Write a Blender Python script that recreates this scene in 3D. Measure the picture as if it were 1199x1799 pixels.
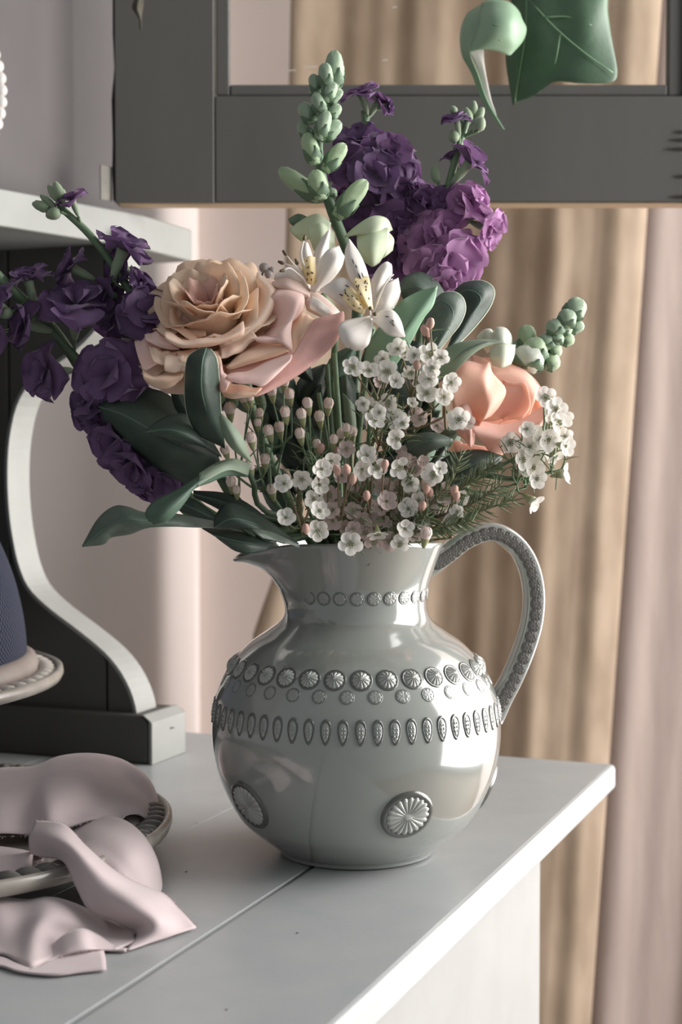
import bpy, math, random
import numpy as np
from mathutils import Vector, Matrix, Euler
for o in list(bpy.data.objects): bpy.data.objects.remove(o)
sc = bpy.context.scene
COL = sc.collection
R = random.Random(7)
pi = math.pi
# ------------------------------------------------------------------ camera
F, CX, CY, HZ, CAMH = 2700.0, 599.5, 899.5, 800.0, 0.265
TH = math.atan((CY-HZ)/F)
cam = bpy.data.cameras.new('camera'); camo = bpy.data.objects.new('camera', cam); COL.objects.link(camo)
camo.location = (0, 0, CAMH); camo.rotation_euler = (pi/2-TH, 0, 0)
cam.sensor_fit = 'VERTICAL'; cam.sensor_height = 36.0; cam.lens = F/1799*36.0
cam.clip_start = 0.01
cam.dof.use_dof = True; cam.dof.focus_distance = 0.97; cam.dof.aperture_fstop = 8.5
sc.camera = camo
# ------------------------------------------------------------------ light
w = bpy.data.worlds.new('world'); sc.world = w; w.use_nodes = True
bg = w.node_tree.nodes['Background']; bg.inputs[0].default_value = (0.93, 0.97, 1.0, 1); bg.inputs[1].default_value = 0.32
def area(name, loc, target, sx, sy, power, col=(1, 1, 1)):
    l = bpy.data.lights.new(name, 'AREA'); l.shape = 'RECTANGLE'; l.size = sx; l.size_y = sy; l.energy = power; l.color = col
    o = bpy.data.objects.new(name, l); COL.objects.link(o); o.location = loc
    d = Vector(target)-Vector(loc); o.rotation_euler = d.to_track_quat('-Z', 'Y').to_euler(); return o
area('window_daylight', (2.1, 1.35, 0.75), (0.0, 1.35, 0.75), 2.3, 2.9, 205, (1.0, 0.975, 0.95))
sc.view_settings.view_transform = 'Standard'; sc.view_settings.look = 'None'
sc.view_settings.exposure = 0.0; sc.view_settings.gamma = 1.0; sc.view_settings.use_curve_mapping = False
# ------------------------------------------------------------------ helpers
def C(px, py, d):
    """the point of the place that the photograph shows at px,py and that lies d metres in front of the camera"""
    x = (px-CX)/F; y = -(py-CY)/F
    v = Vector((x, math.cos(TH)+y*math.sin(TH), -math.sin(TH)+y*math.cos(TH)))
    return Vector((0, 0, CAMH)) + v*(d/v.y)
def T(px, py, z=0.0):
    p = C(px, py, 1.0); k = (CAMH-z)/(CAMH-p.z); return Vector((0, 0, CAMH))+(p-Vector((0, 0, CAMH)))*k
def lin(c):
    return tuple(((x/255)/12.92 if x/255 <= .04045 else ((x/255+.055)/1.055)**2.4) for x in c)
def mat(name, rgb, rough=.5, rgb2=None, scale=30, detail=4, stretch=(1, 1, 1), transl=0.0, tcol=None, coat=0, bump=0, bscale=200, spec=.5, sheen=0, lo=.35, hi=.65, metal=0):
    m = bpy.data.materials.new(name); m.use_nodes = True; nt = m.node_tree; N = nt.nodes; L = nt.links
    b = N['Principled BSDF']; b.inputs['Roughness'].default_value = rough; b.inputs['Specular IOR Level'].default_value = spec
    b.inputs['Metallic'].default_value = metal
    if coat: b.inputs['Coat Weight'].default_value = coat; b.inputs['Coat Roughness'].default_value = .06
    if sheen: b.inputs['Sheen Weight'].default_value = sheen
    c1 = lin(rgb)+(1,); b.inputs['Base Color'].default_value = c1
    tc = N.new('ShaderNodeTexCoord'); mp = N.new('ShaderNodeMapping'); mp.inputs['Scale'].default_value = stretch
    L.new(tc.outputs['Object'], mp.inputs[0])
    col = None
    if rgb2:
        n = N.new('ShaderNodeTexNoise'); n.inputs['Scale'].default_value = scale; n.inputs['Detail'].default_value = detail
        r = N.new('ShaderNodeValToRGB'); r.color_ramp.elements[0].position = lo; r.color_ramp.elements[1].position = hi
        r.color_ramp.elements[0].color = c1; r.color_ramp.elements[1].color = lin(rgb2)+(1,)
        L.new(mp.outputs[0], n.inputs['Vector']); L.new(n.outputs['Fac'], r.inputs[0]); L.new(r.outputs[0], b.inputs['Base Color']); col = r.outputs[0]
    if bump:
        n2 = N.new('ShaderNodeTexNoise'); n2.inputs['Scale'].default_value = bscale; n2.inputs['Detail'].default_value = 3
        bp = N.new('ShaderNodeBump'); bp.inputs['Strength'].default_value = bump; bp.inputs['Distance'].default_value = .002
        L.new(mp.outputs[0], n2.inputs['Vector']); L.new(n2.outputs['Fac'], bp.inputs['Height']); L.new(bp.outputs[0], b.inputs['Normal'])
    if transl:
        t = N.new('ShaderNodeBsdfTranslucent'); t.inputs[0].default_value = lin(tcol or rgb)+(1,)
        if col and not tcol: L.new(col, t.inputs[0])
        mx = N.new('ShaderNodeMixShader'); mx.inputs[0].default_value = transl
        L.new(b.outputs[0], mx.inputs[1]); L.new(t.outputs[0], mx.inputs[2]); L.new(mx.outputs[0], N['Material Output'].inputs[0])
    return m
WL = {}                      # place of each object's own origin
def link(o, parent=None, loc=None):
    COL.objects.link(o)
    if parent is not None: o.parent = parent
def thing(name, label, cat, loc=(0, 0, 0), group=None):
    o = bpy.data.objects.new(name, None); o.empty_display_size = .02; link(o); o.location = loc; WL[o] = Vector(loc)
    o['label'] = label; o['category'] = cat
    if group: o['group'] = group
    return o
def tag(o, label, cat, group=None):
    o['label'] = label; o['category'] = cat
    if group: o['group'] = group
    return o
def mesh(name, v, f, mats, smooth=True, mi=None):
    me = bpy.data.meshes.new(name); me.from_pydata([tuple(p) for p in v], [], [tuple(q) for q in f])
    for m in (mats if isinstance(mats, (list, tuple)) else [mats]): me.materials.append(m)
    if mi is not None: me.polygons.foreach_set('material_index', mi)
    if smooth: me.polygons.foreach_set('use_smooth', [True]*len(me.polygons))
    me.update(); return me
def obj(name, vf, mats, parent=None, smooth=True, solid=0, sub=0, mi=None, bevel=0, label=None):
    """one mesh object out of world-space verts; under a parent the verts become local to it"""
    v, f = vf[0], vf[1]
    if mi is None and len(vf) > 2: mi = vf[2]
    v = [Vector(p) for p in v]
    if parent is not None:
        off = WL[parent]; ctr = off
        v = [p-off for p in v]
    else:
        lo = Vector((min(p.x for p in v)+max(p.x for p in v), min(p.y for p in v)+max(p.y for p in v), 0))/2
        lo.z = min(p.z for p in v); ctr = lo; v = [p-lo for p in v]
    o = bpy.data.objects.new(name, mesh(name, v, f, mats, smooth, mi)); link(o, parent)
    if parent is None: o.location = ctr
    WL[o] = ctr
    if bevel:
        b = o.modifiers.new('bevel', 'BEVEL'); b.width = bevel; b.segments = 3; b.limit_method = 'ANGLE'
    if solid:
        s = o.modifiers.new('thickness', 'SOLIDIFY'); s.thickness = solid; s.offset = 0
    if sub:
        s = o.modifiers.new('sub', 'SUBSURF'); s.levels = sub; s.render_levels = sub
    if label: o['label'] = label
    return o
def inst(name, me, parent, M):
    """a copy sharing mesh data me, put at the world matrix M under parent (which is only moved, never turned)"""
    o = bpy.data.objects.new(name, me); link(o, parent)
    o.matrix_local = Matrix.Translation(-WL[parent]) @ M; WL[o] = M.translation.copy(); return o
def kid(name, me, parent, M):
    o = bpy.data.objects.new(name, me); link(o, parent); o.matrix_local = M; return o
def frame(p, z, size=1.0, roll=0.0, up=None):
    z = Vector(z).normalized(); a = Vector(up) if up else (Vector((0, 0, 1)) if abs(z.z) < .95 else Vector((1, 0, 0)))
    x = a.cross(z).normalized(); y = z.cross(x)
    m = Matrix((x, y, z)).transposed().to_4x4()
    return Matrix.Translation(p) @ m @ Matrix.Rotation(roll, 4, 'Z') @ Matrix.Diagonal((size, size, size, 1))
def img(ix, iy, iz):         # right, up, towards the camera
    return Vector((ix, -iz, iy)).normalized()
def cr(pts, n):
    """n points along a Catmull-Rom curve through pts"""
    pts = np.array([list(p) for p in pts], float)
    if len(pts) == 2: t = np.linspace(0, 1, n)[:, None]; return pts[0]*(1-t)+pts[1]*t
    P = np.vstack([2*pts[0]-pts[1], pts, 2*pts[-1]-pts[-2]]); k = len(pts)-1
    s = np.linspace(0, k, n); i = np.minimum(s.astype(int), k-1); t = (s-i)[:, None]
    a, b, c, d = P[i], P[i+1], P[i+2], P[i+3]
    return .5*((2*b)+(-a+c)*t+(2*a-5*b+4*c-d)*t*t+(-a+3*b-3*c+d)*t**3)
def grid(A, close=False):
    nv, nu = A.shape[:2]; v = A.reshape(-1, 3); f = []
    for j in range(nv-1):
        for i in range(nu-1 if not close else nu):
            i2 = (i+1) % nu; f.append((j*nu+i, j*nu+i2, (j+1)*nu+i2, (j+1)*nu+i))
    return v, f
def loft(curves, nu=14, nv=9):
    rows = np.array([cr(c, nu) for c in curves])
    return grid(np.stack([cr(rows[:, i], nv) for i in range(nu)], 1))
def join(parts):
    V, Fc, MI = [], [], []
    for p in parts:
        o = len(V); V += [tuple(q) for q in p[0]]; Fc += [tuple(i+o for i in q) for q in p[1]]
        MI += list(p[2]) if len(p) > 2 else [0]*len(p[1])
    return V, Fc, MI
def tube(pts, r, n=None, seg=7, cap=True):
    n = n or max(3, len(pts)*3)
    P = cr(pts, n); rr = np.interp(np.linspace(0, 1, n), np.linspace(0, 1, len(r)), r) if hasattr(r, '__len__') else np.full(n, r)
    Tn = np.gradient(P, axis=0); Tn /= np.linalg.norm(Tn, axis=1)[:, None]+1e-12
    a = np.array([0, 0, 1.]) if abs(Tn[0][2]) < .9 else np.array([1., 0, 0]); N = []
    for t in Tn:
        a = a-t*np.dot(a, t); a /= np.linalg.norm(a)+1e-12; N.append(a.copy())
    N = np.array(N); B = np.cross(Tn, N); an = np.arange(seg)*2*pi/seg
    A = P[:, None]+rr[:, None, None]*(N[:, None]*np.cos(an)[None, :, None]+B[:, None]*np.sin(an)[None, :, None])
    v, f = grid(A, True)
    if cap: f = f+[tuple(range(seg))[::-1], tuple(range((n-1)*seg, n*seg))]
    return v, f
def lathe(prof, seg=64, c=(0, 0, 0), closed=False):
    an = np.arange(seg)*2*pi/seg
    A = np.array([[[c[0]+r*math.cos(a), c[1]+r*math.sin(a), c[2]+z] for a in an] for r, z in prof])
    v, f = grid(A, True)
    return v, [q[::-1] for q in f]
def prism(poly, e):
    """poly: 3D points of one face, e: extrusion vector"""
    n = len(poly); v = [Vector(p) for p in poly]+[Vector(p)+Vector(e) for p in poly]
    f = [tuple(range(n))[::-1], tuple(range(n, 2*n))]+[(i, (i+1) % n, (i+1) % n+n, i+n) for i in range(n)]
    return v, f
def box(o, a, b, c):
    o, a, b, c = map(Vector, (o, a, b, c)); return prism([o, o+a, o+a+b, o+b], c)
# ------------------------------------------------------------------ paints
M_top = mat('grey_tabletop_paint', (166, 168, 168), .34, (160, 163, 164), 30, 4, (1, 1, 1), bump=.05, bscale=240)
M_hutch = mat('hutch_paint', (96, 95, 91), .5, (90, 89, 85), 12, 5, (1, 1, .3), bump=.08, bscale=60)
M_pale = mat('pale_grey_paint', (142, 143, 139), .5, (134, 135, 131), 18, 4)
M_front = mat('front_grey_paint', (142, 143, 141), .5, (137, 138, 136), 18, 4)
M_hutch_in = mat('shaded_inside_paint', (74, 73, 69), .6, (68, 67, 63), 12, 5, (1, 1, .3))  # darker than the door: partly its paint, partly recess shade in the colour
M_gap = mat('dark_gap', (40, 37, 34), .8)
M_inner = mat('rosy_grey_paint', (106, 100, 100), .7, (99, 94, 94), 7, 3)
M_wall = mat('wall_paint', (232, 221, 216), .7, (228, 216, 211), 5, 3)
M_trim = mat('trim_paint', (240, 230, 226), .6, (236, 226, 222), 5, 3)
M_floor = mat('floor_boards', (120, 98, 78), .6, (100, 80, 62), 8, 5, (1, 8, 1))
M_curt = mat('linen', (186, 168, 149), .85, (163, 145, 127), 34, 6, (1, 1, .3), transl=.3, tcol=(214, 194, 166), bump=.3, bscale=900, spec=.1)
M_curt2 = mat('mauve_linen', (176, 161, 154), .85, (165, 150, 144), 60, 5, (1, 1, .12), transl=.25, tcol=(196, 176, 162), bump=.3, bscale=900, spec=.1)
M_glass = bpy.data.materials.new('pane_glass'); M_glass.use_nodes = True
_n = M_glass.node_tree; _b = _n.nodes['Principled BSDF']
_b.inputs['Transmission Weight'].default_value = 1; _b.inputs['Roughness'].default_value = 0.0; _b.inputs['IOR'].default_value = 1.1; _b.inputs['Base Color'].default_value = (.93, .93, .92, 1)
# ------------------------------------------------------------------ room
U = Vector((math.cos(math.radians(68.5)), math.sin(math.radians(68.5)), 0))      # along the sideboard, away from the camera
V = Vector((-U.y, U.x, 0))                                                      # across it, from its front to the wall side
Z = Vector((0, 0, 1))
FL = -0.86
def struct(name, vf, m, bevel=0):
    o = obj(name, vf, m, smooth=False, bevel=bevel); o['kind'] = 'structure'; return o
struct('floor', box((-2.2, -.6, FL-.04), (4.4, 0, 0), (0, 3.2, 0), (0, 0, .04)), M_floor)
struct('wall_back', box((-2.2, 2.30, FL), (4.4, 0, 0), (0, .06, 0), (0, 0, 2.9)), M_wall)
# rounded casing on the wall: turns from facing the room to facing the window, then steps back
pr = []
for i in range(25):
    t = i/24; pr.append((C(40, 800, 2.20).x+(C(338, 800, 2.20).x-C(40, 800, 2.20).x)*t, 2.205-.020*math.sin(t*pi*.5)+.9*max(0, t-.80)**1.8))
prof = [Vector((x, y, FL)) for x, y in pr]+[Vector((pr[-1][0], 2.30, FL)), Vector((pr[0][0], 2.30, FL))]
o = struct('trim_1', prism(prof, (0, 0, 2.9)), M_trim)
for p in o.data.polygons: p.use_smooth = len(p.vertices) == 4 and abs(p.normal.y) > .2
# ------------------------------------------------------------------ curtain
def curtain(name, label, xs, depthf, m, z0, z1, shear):
    """xs: sheet from left to right at the foot; shear(x, t): how far a fold leans at height share t"""
    nz = 26; A = np.zeros((nz, len(xs), 3))
    for j in range(nz):
        t = j/(nz-1); z = z0+(z1-z0)*t
        for i, x in enumerate(xs): A[j, i] = (shear(x, t), depthf(x, t), z)
    o = obj(name, grid(A), m, solid=.002); return tag(o, label, 'curtain')
def lean(x, t): return x+.0625*(FL+.02+(1.33-FL)*t-.58)*(.35+.65*min(1, max(0, (x+.08)/.4)))
def wob(x, t):
    s = x*2*pi
    y = 1.975+.006*math.sin(s*6.3+.6+.5*t)+.003*math.sin(s*12.1+2+t)+.001*math.sin(s*27+4*t)
    f = max(0, (x-.12)/.205)**1.3 if x < .325 else 1-.55*((x-.325)/.062)**2
    return y-.040*f
def left_jog(x, t):
    z = FL+.02+(1.33-FL)*t
    return lean(x, t)-.030*max(0, min(1, (.13-z)*14))*max(0, (.05-x)/.115)
curtain('linen_curtain', 'beige linen curtain hanging in soft folds behind the jug and bouquet', list(np.linspace(-.069, .387, 190)), wob, M_curt, FL+.02, 1.35, left_jog)
curtain('linen_curtain', 'mauve grey linen curtain hanging right beside the beige one at the picture edge', list(np.linspace(.375, .80, 130)),
        lambda x, t: 1.995+.009*math.sin(x*2*pi*6.1+1.2+.6*t)+.003*math.sin(x*2*pi*14+t), M_curt2, FL+.02, 1.35, lean)
# ------------------------------------------------------------------ sideboard
corner = Vector((0.237, 1.313, 0))                 # far front corner of the top
LEN, DEP, TK = 0.98, 0.58, 0.022
near = corner-U*LEN
sb = thing('sideboard', 'pale grey painted sideboard with a plank top carrying the jug', 'sideboard', (near.x, near.y, FL))
wd = .118; npl = 5
for k in range(npl):
    o = obj('tabletop_plank', box(near+V*(k*wd+.0006*(k > 0))-Z*TK, U*LEN, V*(wd-.0003), Z*(TK-.0002*(k % 2))), M_top, sb, smooth=False, bevel=.0045 if k == 0 else .00015)
cb0 = near+U*.065+V*.05; cbl = LEN-.13; cbd = DEP-.1
obj('body', box(cb0+Z*(FL+.03)+V*.012, U*cbl, V*(cbd-.012), Z*(-FL-.03-TK-.0005)), M_top, sb, smooth=False, bevel=.002)
obj('front_panel', box(cb0+Z*(FL+.12), U*cbl, V*.0115, Z*(-FL-.12-TK-.0005)), M_front, sb, smooth=False, bevel=.002)
for a in (.02, cbl-.07):
    for b in (.0, cbd-.05):
        obj('foot', box(cb0+U*a+V*b+Z*FL, U*.05, V*.05, Z*.03), M_top, sb, smooth=False, bevel=.003)
# ------------------------------------------------------------------ hutch on the sideboard
hp = Vector((-.165, 1.318, 0))                     # near face of the far end board
hu = thing('dresser_hutch', 'grey painted dresser top with curved end board and open glazed door', 'dresser top', (hp.x-.2, hp.y+.08, 0))
def onp(px, py, off=0.0):
    """where the photograph's line of sight meets the end board's near face (moved off along U)"""
    c = Vector((0, 0, CAMH)); r = C(px, py, 1)-c; q = hp+U*off
    return c+r*((q-c).dot(U)/r.dot(U))
sc_pts = [onp(*p) for p in [(206, 405), (204, 470), (192, 530), (160, 580), (115, 622), (58, 660), (27, 705), (12, 767), (8, 833), (11, 899), (19, 955), (30, 1000), (48, 1038), (83, 1073), (138, 1115), (183, 1153), (213, 1192), (232, 1238), (239, 1292)]]
sc_pts = [Vector(p) for p in cr(sc_pts, 60)]
def av(p): return (p-hp).dot(V)                    # distance towards the wall side
def lim(vmin, vmax):
    """outline of the end board between two distances from the front"""
    zt = sc_pts[0].z; zb = sc_pts[-1].z
    zs = np.linspace(zt, zb, 70); fr = np.interp(zs[::-1], [p.z for p in sc_pts][::-1], [av(p) for p in sc_pts][::-1])[::-1]
    segs = []; L = []
    for z_, f_ in zip(zs, fr):
        a0 = max(f_, vmin)
        if a0 < vmax: L.append((a0, z_))
        elif L: segs.append(L); L = []
    if L: segs.append(L)
    out = []
    for L in segs:
        if len(L) > 2: out.append([hp+V*a+Z*z_ for a, z_ in L]+[hp+V*vmax+Z*L[-1][1], hp+V*vmax+Z*L[0][1]])
    return out
g1 = av(onp(188, 1220)); g2 = av(onp(20, 1240)); bs = [-.3, g1, g2, g2+.115, g2+.23, g2+.345]
for a, b in zip(bs[:-1], bs[1:]):
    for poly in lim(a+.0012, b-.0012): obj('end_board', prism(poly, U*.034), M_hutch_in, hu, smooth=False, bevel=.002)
# added pale strip along the curved front edge; window light partly in its colour
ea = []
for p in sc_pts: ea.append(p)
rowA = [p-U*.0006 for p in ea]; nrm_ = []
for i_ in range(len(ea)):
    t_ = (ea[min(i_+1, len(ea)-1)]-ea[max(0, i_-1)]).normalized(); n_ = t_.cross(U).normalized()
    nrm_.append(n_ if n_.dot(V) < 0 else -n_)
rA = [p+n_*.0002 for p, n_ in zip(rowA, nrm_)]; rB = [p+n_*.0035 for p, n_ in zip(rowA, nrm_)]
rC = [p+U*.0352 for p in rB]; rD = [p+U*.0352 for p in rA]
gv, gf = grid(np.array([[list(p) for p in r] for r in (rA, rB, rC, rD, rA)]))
obj('lit_curved_edge', (gv, gf), M_pale, hu, smooth=False)
ft = onp(245, 1292)
ftv = av(T(250, 1348)-U*.0)
zb = .042
f0 = hp-U*.010+V*(ftv)
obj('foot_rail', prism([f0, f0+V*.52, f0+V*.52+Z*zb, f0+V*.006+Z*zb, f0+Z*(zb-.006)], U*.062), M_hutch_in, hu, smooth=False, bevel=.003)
obj('lit_foot_rail_end', prism([f0-V*.0006, f0-V*.004, f0-V*.004+Z*(zb-.006), f0+V*.004+Z*(zb+.0006), f0+V*.007+Z*(zb+.0006), f0-V*.0006+Z*(zb-.004)], U*.062), M_pale, hu, smooth=False, bevel=.0012)  # added pale cap: window light on the foot's front partly in the colour
obj('nail', lathe([(0, 0), (.0022, .0004), (.0024, .0008), (0, .001)], 10, f0+U*.035+Z*.026-V*.0046), M_gap, hu)
bk = hp+V*.45
obj('back_panel', box(bk-U*.9+V*.02+Z*.042, U*.95, V*.015, Z*1.2), M_inner, hu, smooth=False)
# shelf under the upper cupboard
s1, s2 = C(-60, 331, 1.20), C(247, 366, 1.36)
zS = .5*(s1.z+s2.z); th = .030
s1.z = s2.z = zS; ed = (s2-s1).normalized()
obj('shelf', prism([s1-ed*.15-Z*th, s2-Z*th, s2+U*.10-Z*th, s2+U*.10+V*.2-Z*th, s1+V*.45+U*.12-Z*th, s1-ed*.15+V*.3-Z*th], Z*th), M_pale, hu, smooth=False, bevel=.002)
# upper cupboard end, papered inside
e1, e2 = C(-60, 300, 1.285), C(199, 300, 1.40)
ee = (e2-e1); ee.z = 0
obj('upper_end_panel', box(Vector((e1.x, e1.y, zS+.001))-ee*.6, ee*1.6, Vector((-ee.y, ee.x, 0)).normalized()*.02, Z*.9), M_inner, hu, smooth=False)
# door, swung open to face the camera
DY = 1.345; DT = .024
dz0 = C(600, 356, DY).z; dz1 = dz0+.72
def dx(px): return C(px, 500, DY).x
xl, xr = dx(203), dx(1262)
door = obj('door', box((xl+.012, DY+.004, dz0+.012), (dx(384)-xl-.018, 0, 0), (0, DT-.008, 0), (0, 0, .7)), M_hutch, hu, smooth=False)
zr1 = C(600, 168, DY).z; zm = C(600, 146, DY).z
obj('stile', box((xl, DY, dz0), (dx(378)-xl-.0004, 0, 0), (0, DT, 0), (0, 0, dz1-dz0)), M_hutch, door, smooth=False, bevel=.0012)
obj('stile', box((dx(1199)+.0004, DY, dz0), (xr-dx(1199), 0, 0), (0, DT, 0), (0, 0, dz1-dz0)), M_hutch, door, smooth=False, bevel=.0012)
obj('bottom_rail', box((dx(378)+.0004, DY+.0004, dz0+.0008), (dx(1199)-dx(378)-.0004, 0, 0), (0, DT, 0), (0, 0, zr1-dz0-.0008)), M_hutch, door, smooth=False, bevel=.0012)
obj('top_rail', box((dx(378)+.0004, DY+.0004, dz1-.07), (dx(1199)-dx(378)-.0004, 0, 0), (0, DT, 0), (0, 0, .07)), M_hutch, door, smooth=False, bevel=.0012)
obj('glazing_bead', box((dx(380), DY+.003, zr1+.0006), (dx(404)-dx(380), 0, 0), (0, .012, 0), (0, 0, dz1-.07-zr1-.001)), M_hutch, door, smooth=False, bevel=.0016)
obj('glazing_bead', box((dx(1173), DY+.003, zr1+.0006), (dx(1199)-dx(1173), 0, 0), (0, .012, 0), (0, 0, dz1-.07-zr1-.001)), M_hutch, door, smooth=False, bevel=.0016)
obj('glazing_bead', box((dx(404)+.0004, DY+.003, zr1+.0006), (dx(1173)-dx(404)-.0008, 0, 0), (0, .012, 0), (0, 0, zm-zr1-.001)), M_hutch, door, smooth=False, bevel=.0016)
obj('glass_pane', box((dx(396), DY+.0155, zm-.005), (dx(1182)-dx(396), 0, 0), (0, .002, 0), (0, 0, dz1-.07-zm+.004)), M_glass, door, smooth=False)
obj('raw_wood_edge', box((xl+.003, DY+.002, dz0-.0012), (xr-xl-.006, 0, 0), (0, DT-.004, 0), (0, 0, .0014)), mat('bare_wood', (186, 160, 132), .7), door, smooth=False)
for k, y in enumerate((232, 246, 262, 310, 346)):
    p = C(1199, y, DY); ln = .008+.004*((k*7) % 3)
    obj('paint_chip', prism([p+Vector((0, -.0006, .0016)), p+Vector((-ln, -.0006, 0)), p+Vector((0, -.0006, -.0018))], (0, .0004, 0)), M_gap, door, smooth=False)
# torn dark gap of the hinge side and a filler blob
poly = [(200, 0), (198, 60), (201, 120), (196, 175), (198, 250), (197, 300), (199, 352)]
pts = [C(x, y, DY+.012) for x, y in poly]; pr2 = [C(207, y, DY+.012) for x, y in poly]
pts[0].z += .3; pr2[0].z += .3
obj('hinge_strip', prism(pts+pr2[::-1], (0, .01, 0)), M_gap, hu, smooth=False)
bl = C(186, 322, 1.345)
ev = ee.normalized(); en = Vector((ev.y, -ev.x, 0))
obj('hinge', box(bl-ev*.007+en*.0-Z*.015, ev*.013, en*.0016, Z*.030), mat('aged_paint', (128, 124, 114), .6, (112, 108, 101), 60), hu, smooth=False, bevel=.0007)
for x, y, l_ in ((505, 125, .008), (535, 119, .012), (672, 107, .005), (690, 14, .004)):
    q = C(x, y, DY+.0154)
    obj('scratch', prism([q, q+Vector((l_, 0, .0006)), q+Vector((l_*.9, 0, .0014)), q+Vector((0, 0, .0008))], (0, -.0001, 0)), mat('scratch', (226, 220, 212), .6), door, smooth=False)
for x, y in ((343, 1446), (325, 1532), (520, 1640), (395, 1775)):
    q = T(x, y, .0001)
    obj('paint_fleck', prism([q, q+Vector((.0012, .0004, 0)), q+Vector((.0015, .0016, 0)), q+Vector((.0002, .0011, 0))], (0, 0, .0002)), M_pale if y < 1500 else M_gap, sb, smooth=False)
# ------------------------------------------------------------------ jug
M_glz = mat('grey_glaze', (146, 149, 144), .14, (137, 140, 135), 9, 3, coat=1, spec=.9)
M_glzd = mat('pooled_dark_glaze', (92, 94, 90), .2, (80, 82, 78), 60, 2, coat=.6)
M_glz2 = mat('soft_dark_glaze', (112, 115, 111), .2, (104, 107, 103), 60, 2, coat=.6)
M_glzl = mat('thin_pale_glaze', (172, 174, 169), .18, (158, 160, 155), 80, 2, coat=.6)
JC = Vector((.0102, 1.022, 0)); HA = math.radians(12)
prof_t = [(.0488, 0.0), (.0515, .0012), (.0525, .0035), (.0560, .0062), (.0660, .0140), (.0780, .0252), (.0890, .0455), (.0948, .0655), (.0963, .0856), (.0934, .1060), (.0835, .1260), (.0712, .1400), (.0580, .1495), (.0500, .1558), (.0472, .1620), (.0468, .1680), (.0480, .1770), (.0508, .1868), (.0548, .1980), (.0578, .2062)]
PP = cr([(r, z, 0) for r, z in prof_t], 110)[:, :2]
def jr(z): return float(np.interp(z, PP[:, 1], PP[:, 0]))
def spout(phi, s):
    d = (phi-(pi+HA)+pi) % (2*pi)-pi; wd = .50-.16*s
    w_ = math.exp(-(d/wd)**2)
    rad = np.interp(s, [0, .36, .57, .75, .9, 1.0], [0, .004, .008, .012, .018, .025])*w_
    return rad, -.010*max(0, (s-.55)/.45)**1.4*w_**1.5
def jrow(r, z, seg=160):
    out = []; s = max(0, (z-.160)/.0468)
    s = min(1, s)
    for i in range(seg):
        a = 2*pi*i/seg; dr, dz = spout(a, s)
        dip = -.0012*math.cos(2*(a-HA))*s*s
        out.append((JC.x+(r+dr)*math.cos(a), JC.y+(r+dr)*math.sin(a), z+dz+dip))
    return out
rows = [jrow(0.0005, .0035), jrow(.040, .0035), jrow(.046, .0005)]
rows += [jrow(r, z) for r, z in PP]
rows += [jrow(.0580, .2076), jrow(.0570, .2086), jrow(.0556, .2086), jrow(.0543, .2074)]
for r, z in PP[::-1][4:]:
    if z > .012: rows.append(jrow(max(.004, r-.0048), z))
rows += [jrow(.03, .010), jrow(.0005, .010)]
v, f = grid(np.array(rows), True)
jug = thing('flower_jug', 'round grey glazed ceramic jug with embossed rosettes and a loop handle', 'jug', JC)
obj('body', (v, [q[::-1] for q in f]), M_glz, jug)
# handle: swept rounded bar
hdir = Vector((math.cos(HA), math.sin(HA), 0)); hlat = Vector((math.sin(HA), -math.cos(HA), 0))
hpx = [(744, 988), (764, 984), (786, 970), (818, 947), (860, 934), (898, 950), (926, 985), (940, 1035), (938, 1090), (922, 1145), (900, 1195), (880, 1230), (862, 1262)]
hpts = []
for x, y in hpx:
    q = C(x, y, 1.04); xo = (q.x-JC.x)/math.cos(HA); hpts.append(JC+hdir*xo+Z*(q.z))
HP = cr(hpts, 70); Tn = np.gradient(HP, axis=0); Tn /= np.linalg.norm(Tn, axis=1)[:, None]
LA = np.array(hlat); NO = np.cross(LA, Tn); NO /= np.linalg.norm(NO, axis=1)[:, None]
A = []
for i in range(70):
    t = i/69; k = 1+.62*math.exp(-(t/.075)**2)+.25*math.exp(-((1-t)/.08)**2)
    a_, b_ = .0066*k, .0088; ring = []
    for j in range(24):
        an = 2*pi*j/24; c_, s_ = math.cos(an), math.sin(an)
        x_ = a_*math.copysign(abs(c_)**.55, c_); y_ = b_*math.copysign(abs(s_)**.55, s_)
        if abs(s_) > .75: y_ *= .93 if abs(c_) < .3 else 1.0          # shallow channel along both sides
        ring.append(HP[i]+NO[i]*x_+LA*y_)
    A.append(ring)
v, f = grid(np.array(A), True)
obj('handle', (v, f+[tuple(range(24)), tuple(range(69*24, 70*24))[::-1]]), M_glz, jug)
# relief meshes, radius about 1, facing +z
def rosette(n, bowl=.35, mid=True, recess=1.18):
    parts = []; k = n*6; rr = [0, .12, .2, .35, .6, .85, 1.0, 1.0]
    A = []
    for j, r in enumerate(rr):
        ring = []
        for i in range(k):
            a = 2*pi*i/k; l = abs(math.cos(a*n/2))
            z = bowl*(1-r*r*.9); rad = r
            if r > .15: z = bowl*(.55+.45*r-.75*r**4)*(.35+.65*l**.7) if mid else bowl*(1-r**2.2)*(.45+.55*l**.6)
            if r > .8: rad = r*(.9+.1*l)
            if j == len(rr)-1: z = -.15
            if mid and r < .15: z = bowl*.75
            ring.append((rad*math.cos(a), rad*math.sin(a), z))
        A.append(ring)
    v, f = grid(np.array(A), True); parts.append((v, f, [0]*len(f)))
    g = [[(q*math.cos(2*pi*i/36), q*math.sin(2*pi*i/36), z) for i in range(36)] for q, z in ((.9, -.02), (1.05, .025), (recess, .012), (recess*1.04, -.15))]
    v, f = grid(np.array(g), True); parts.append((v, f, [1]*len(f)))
    return join(parts)
def relief(name, vf, mats):
    return mesh(name, vf[0], vf[1], mats, True, vf[2])
me_ros = relief('rosette', rosette(20, .16), [M_glzl, M_glzd])
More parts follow.
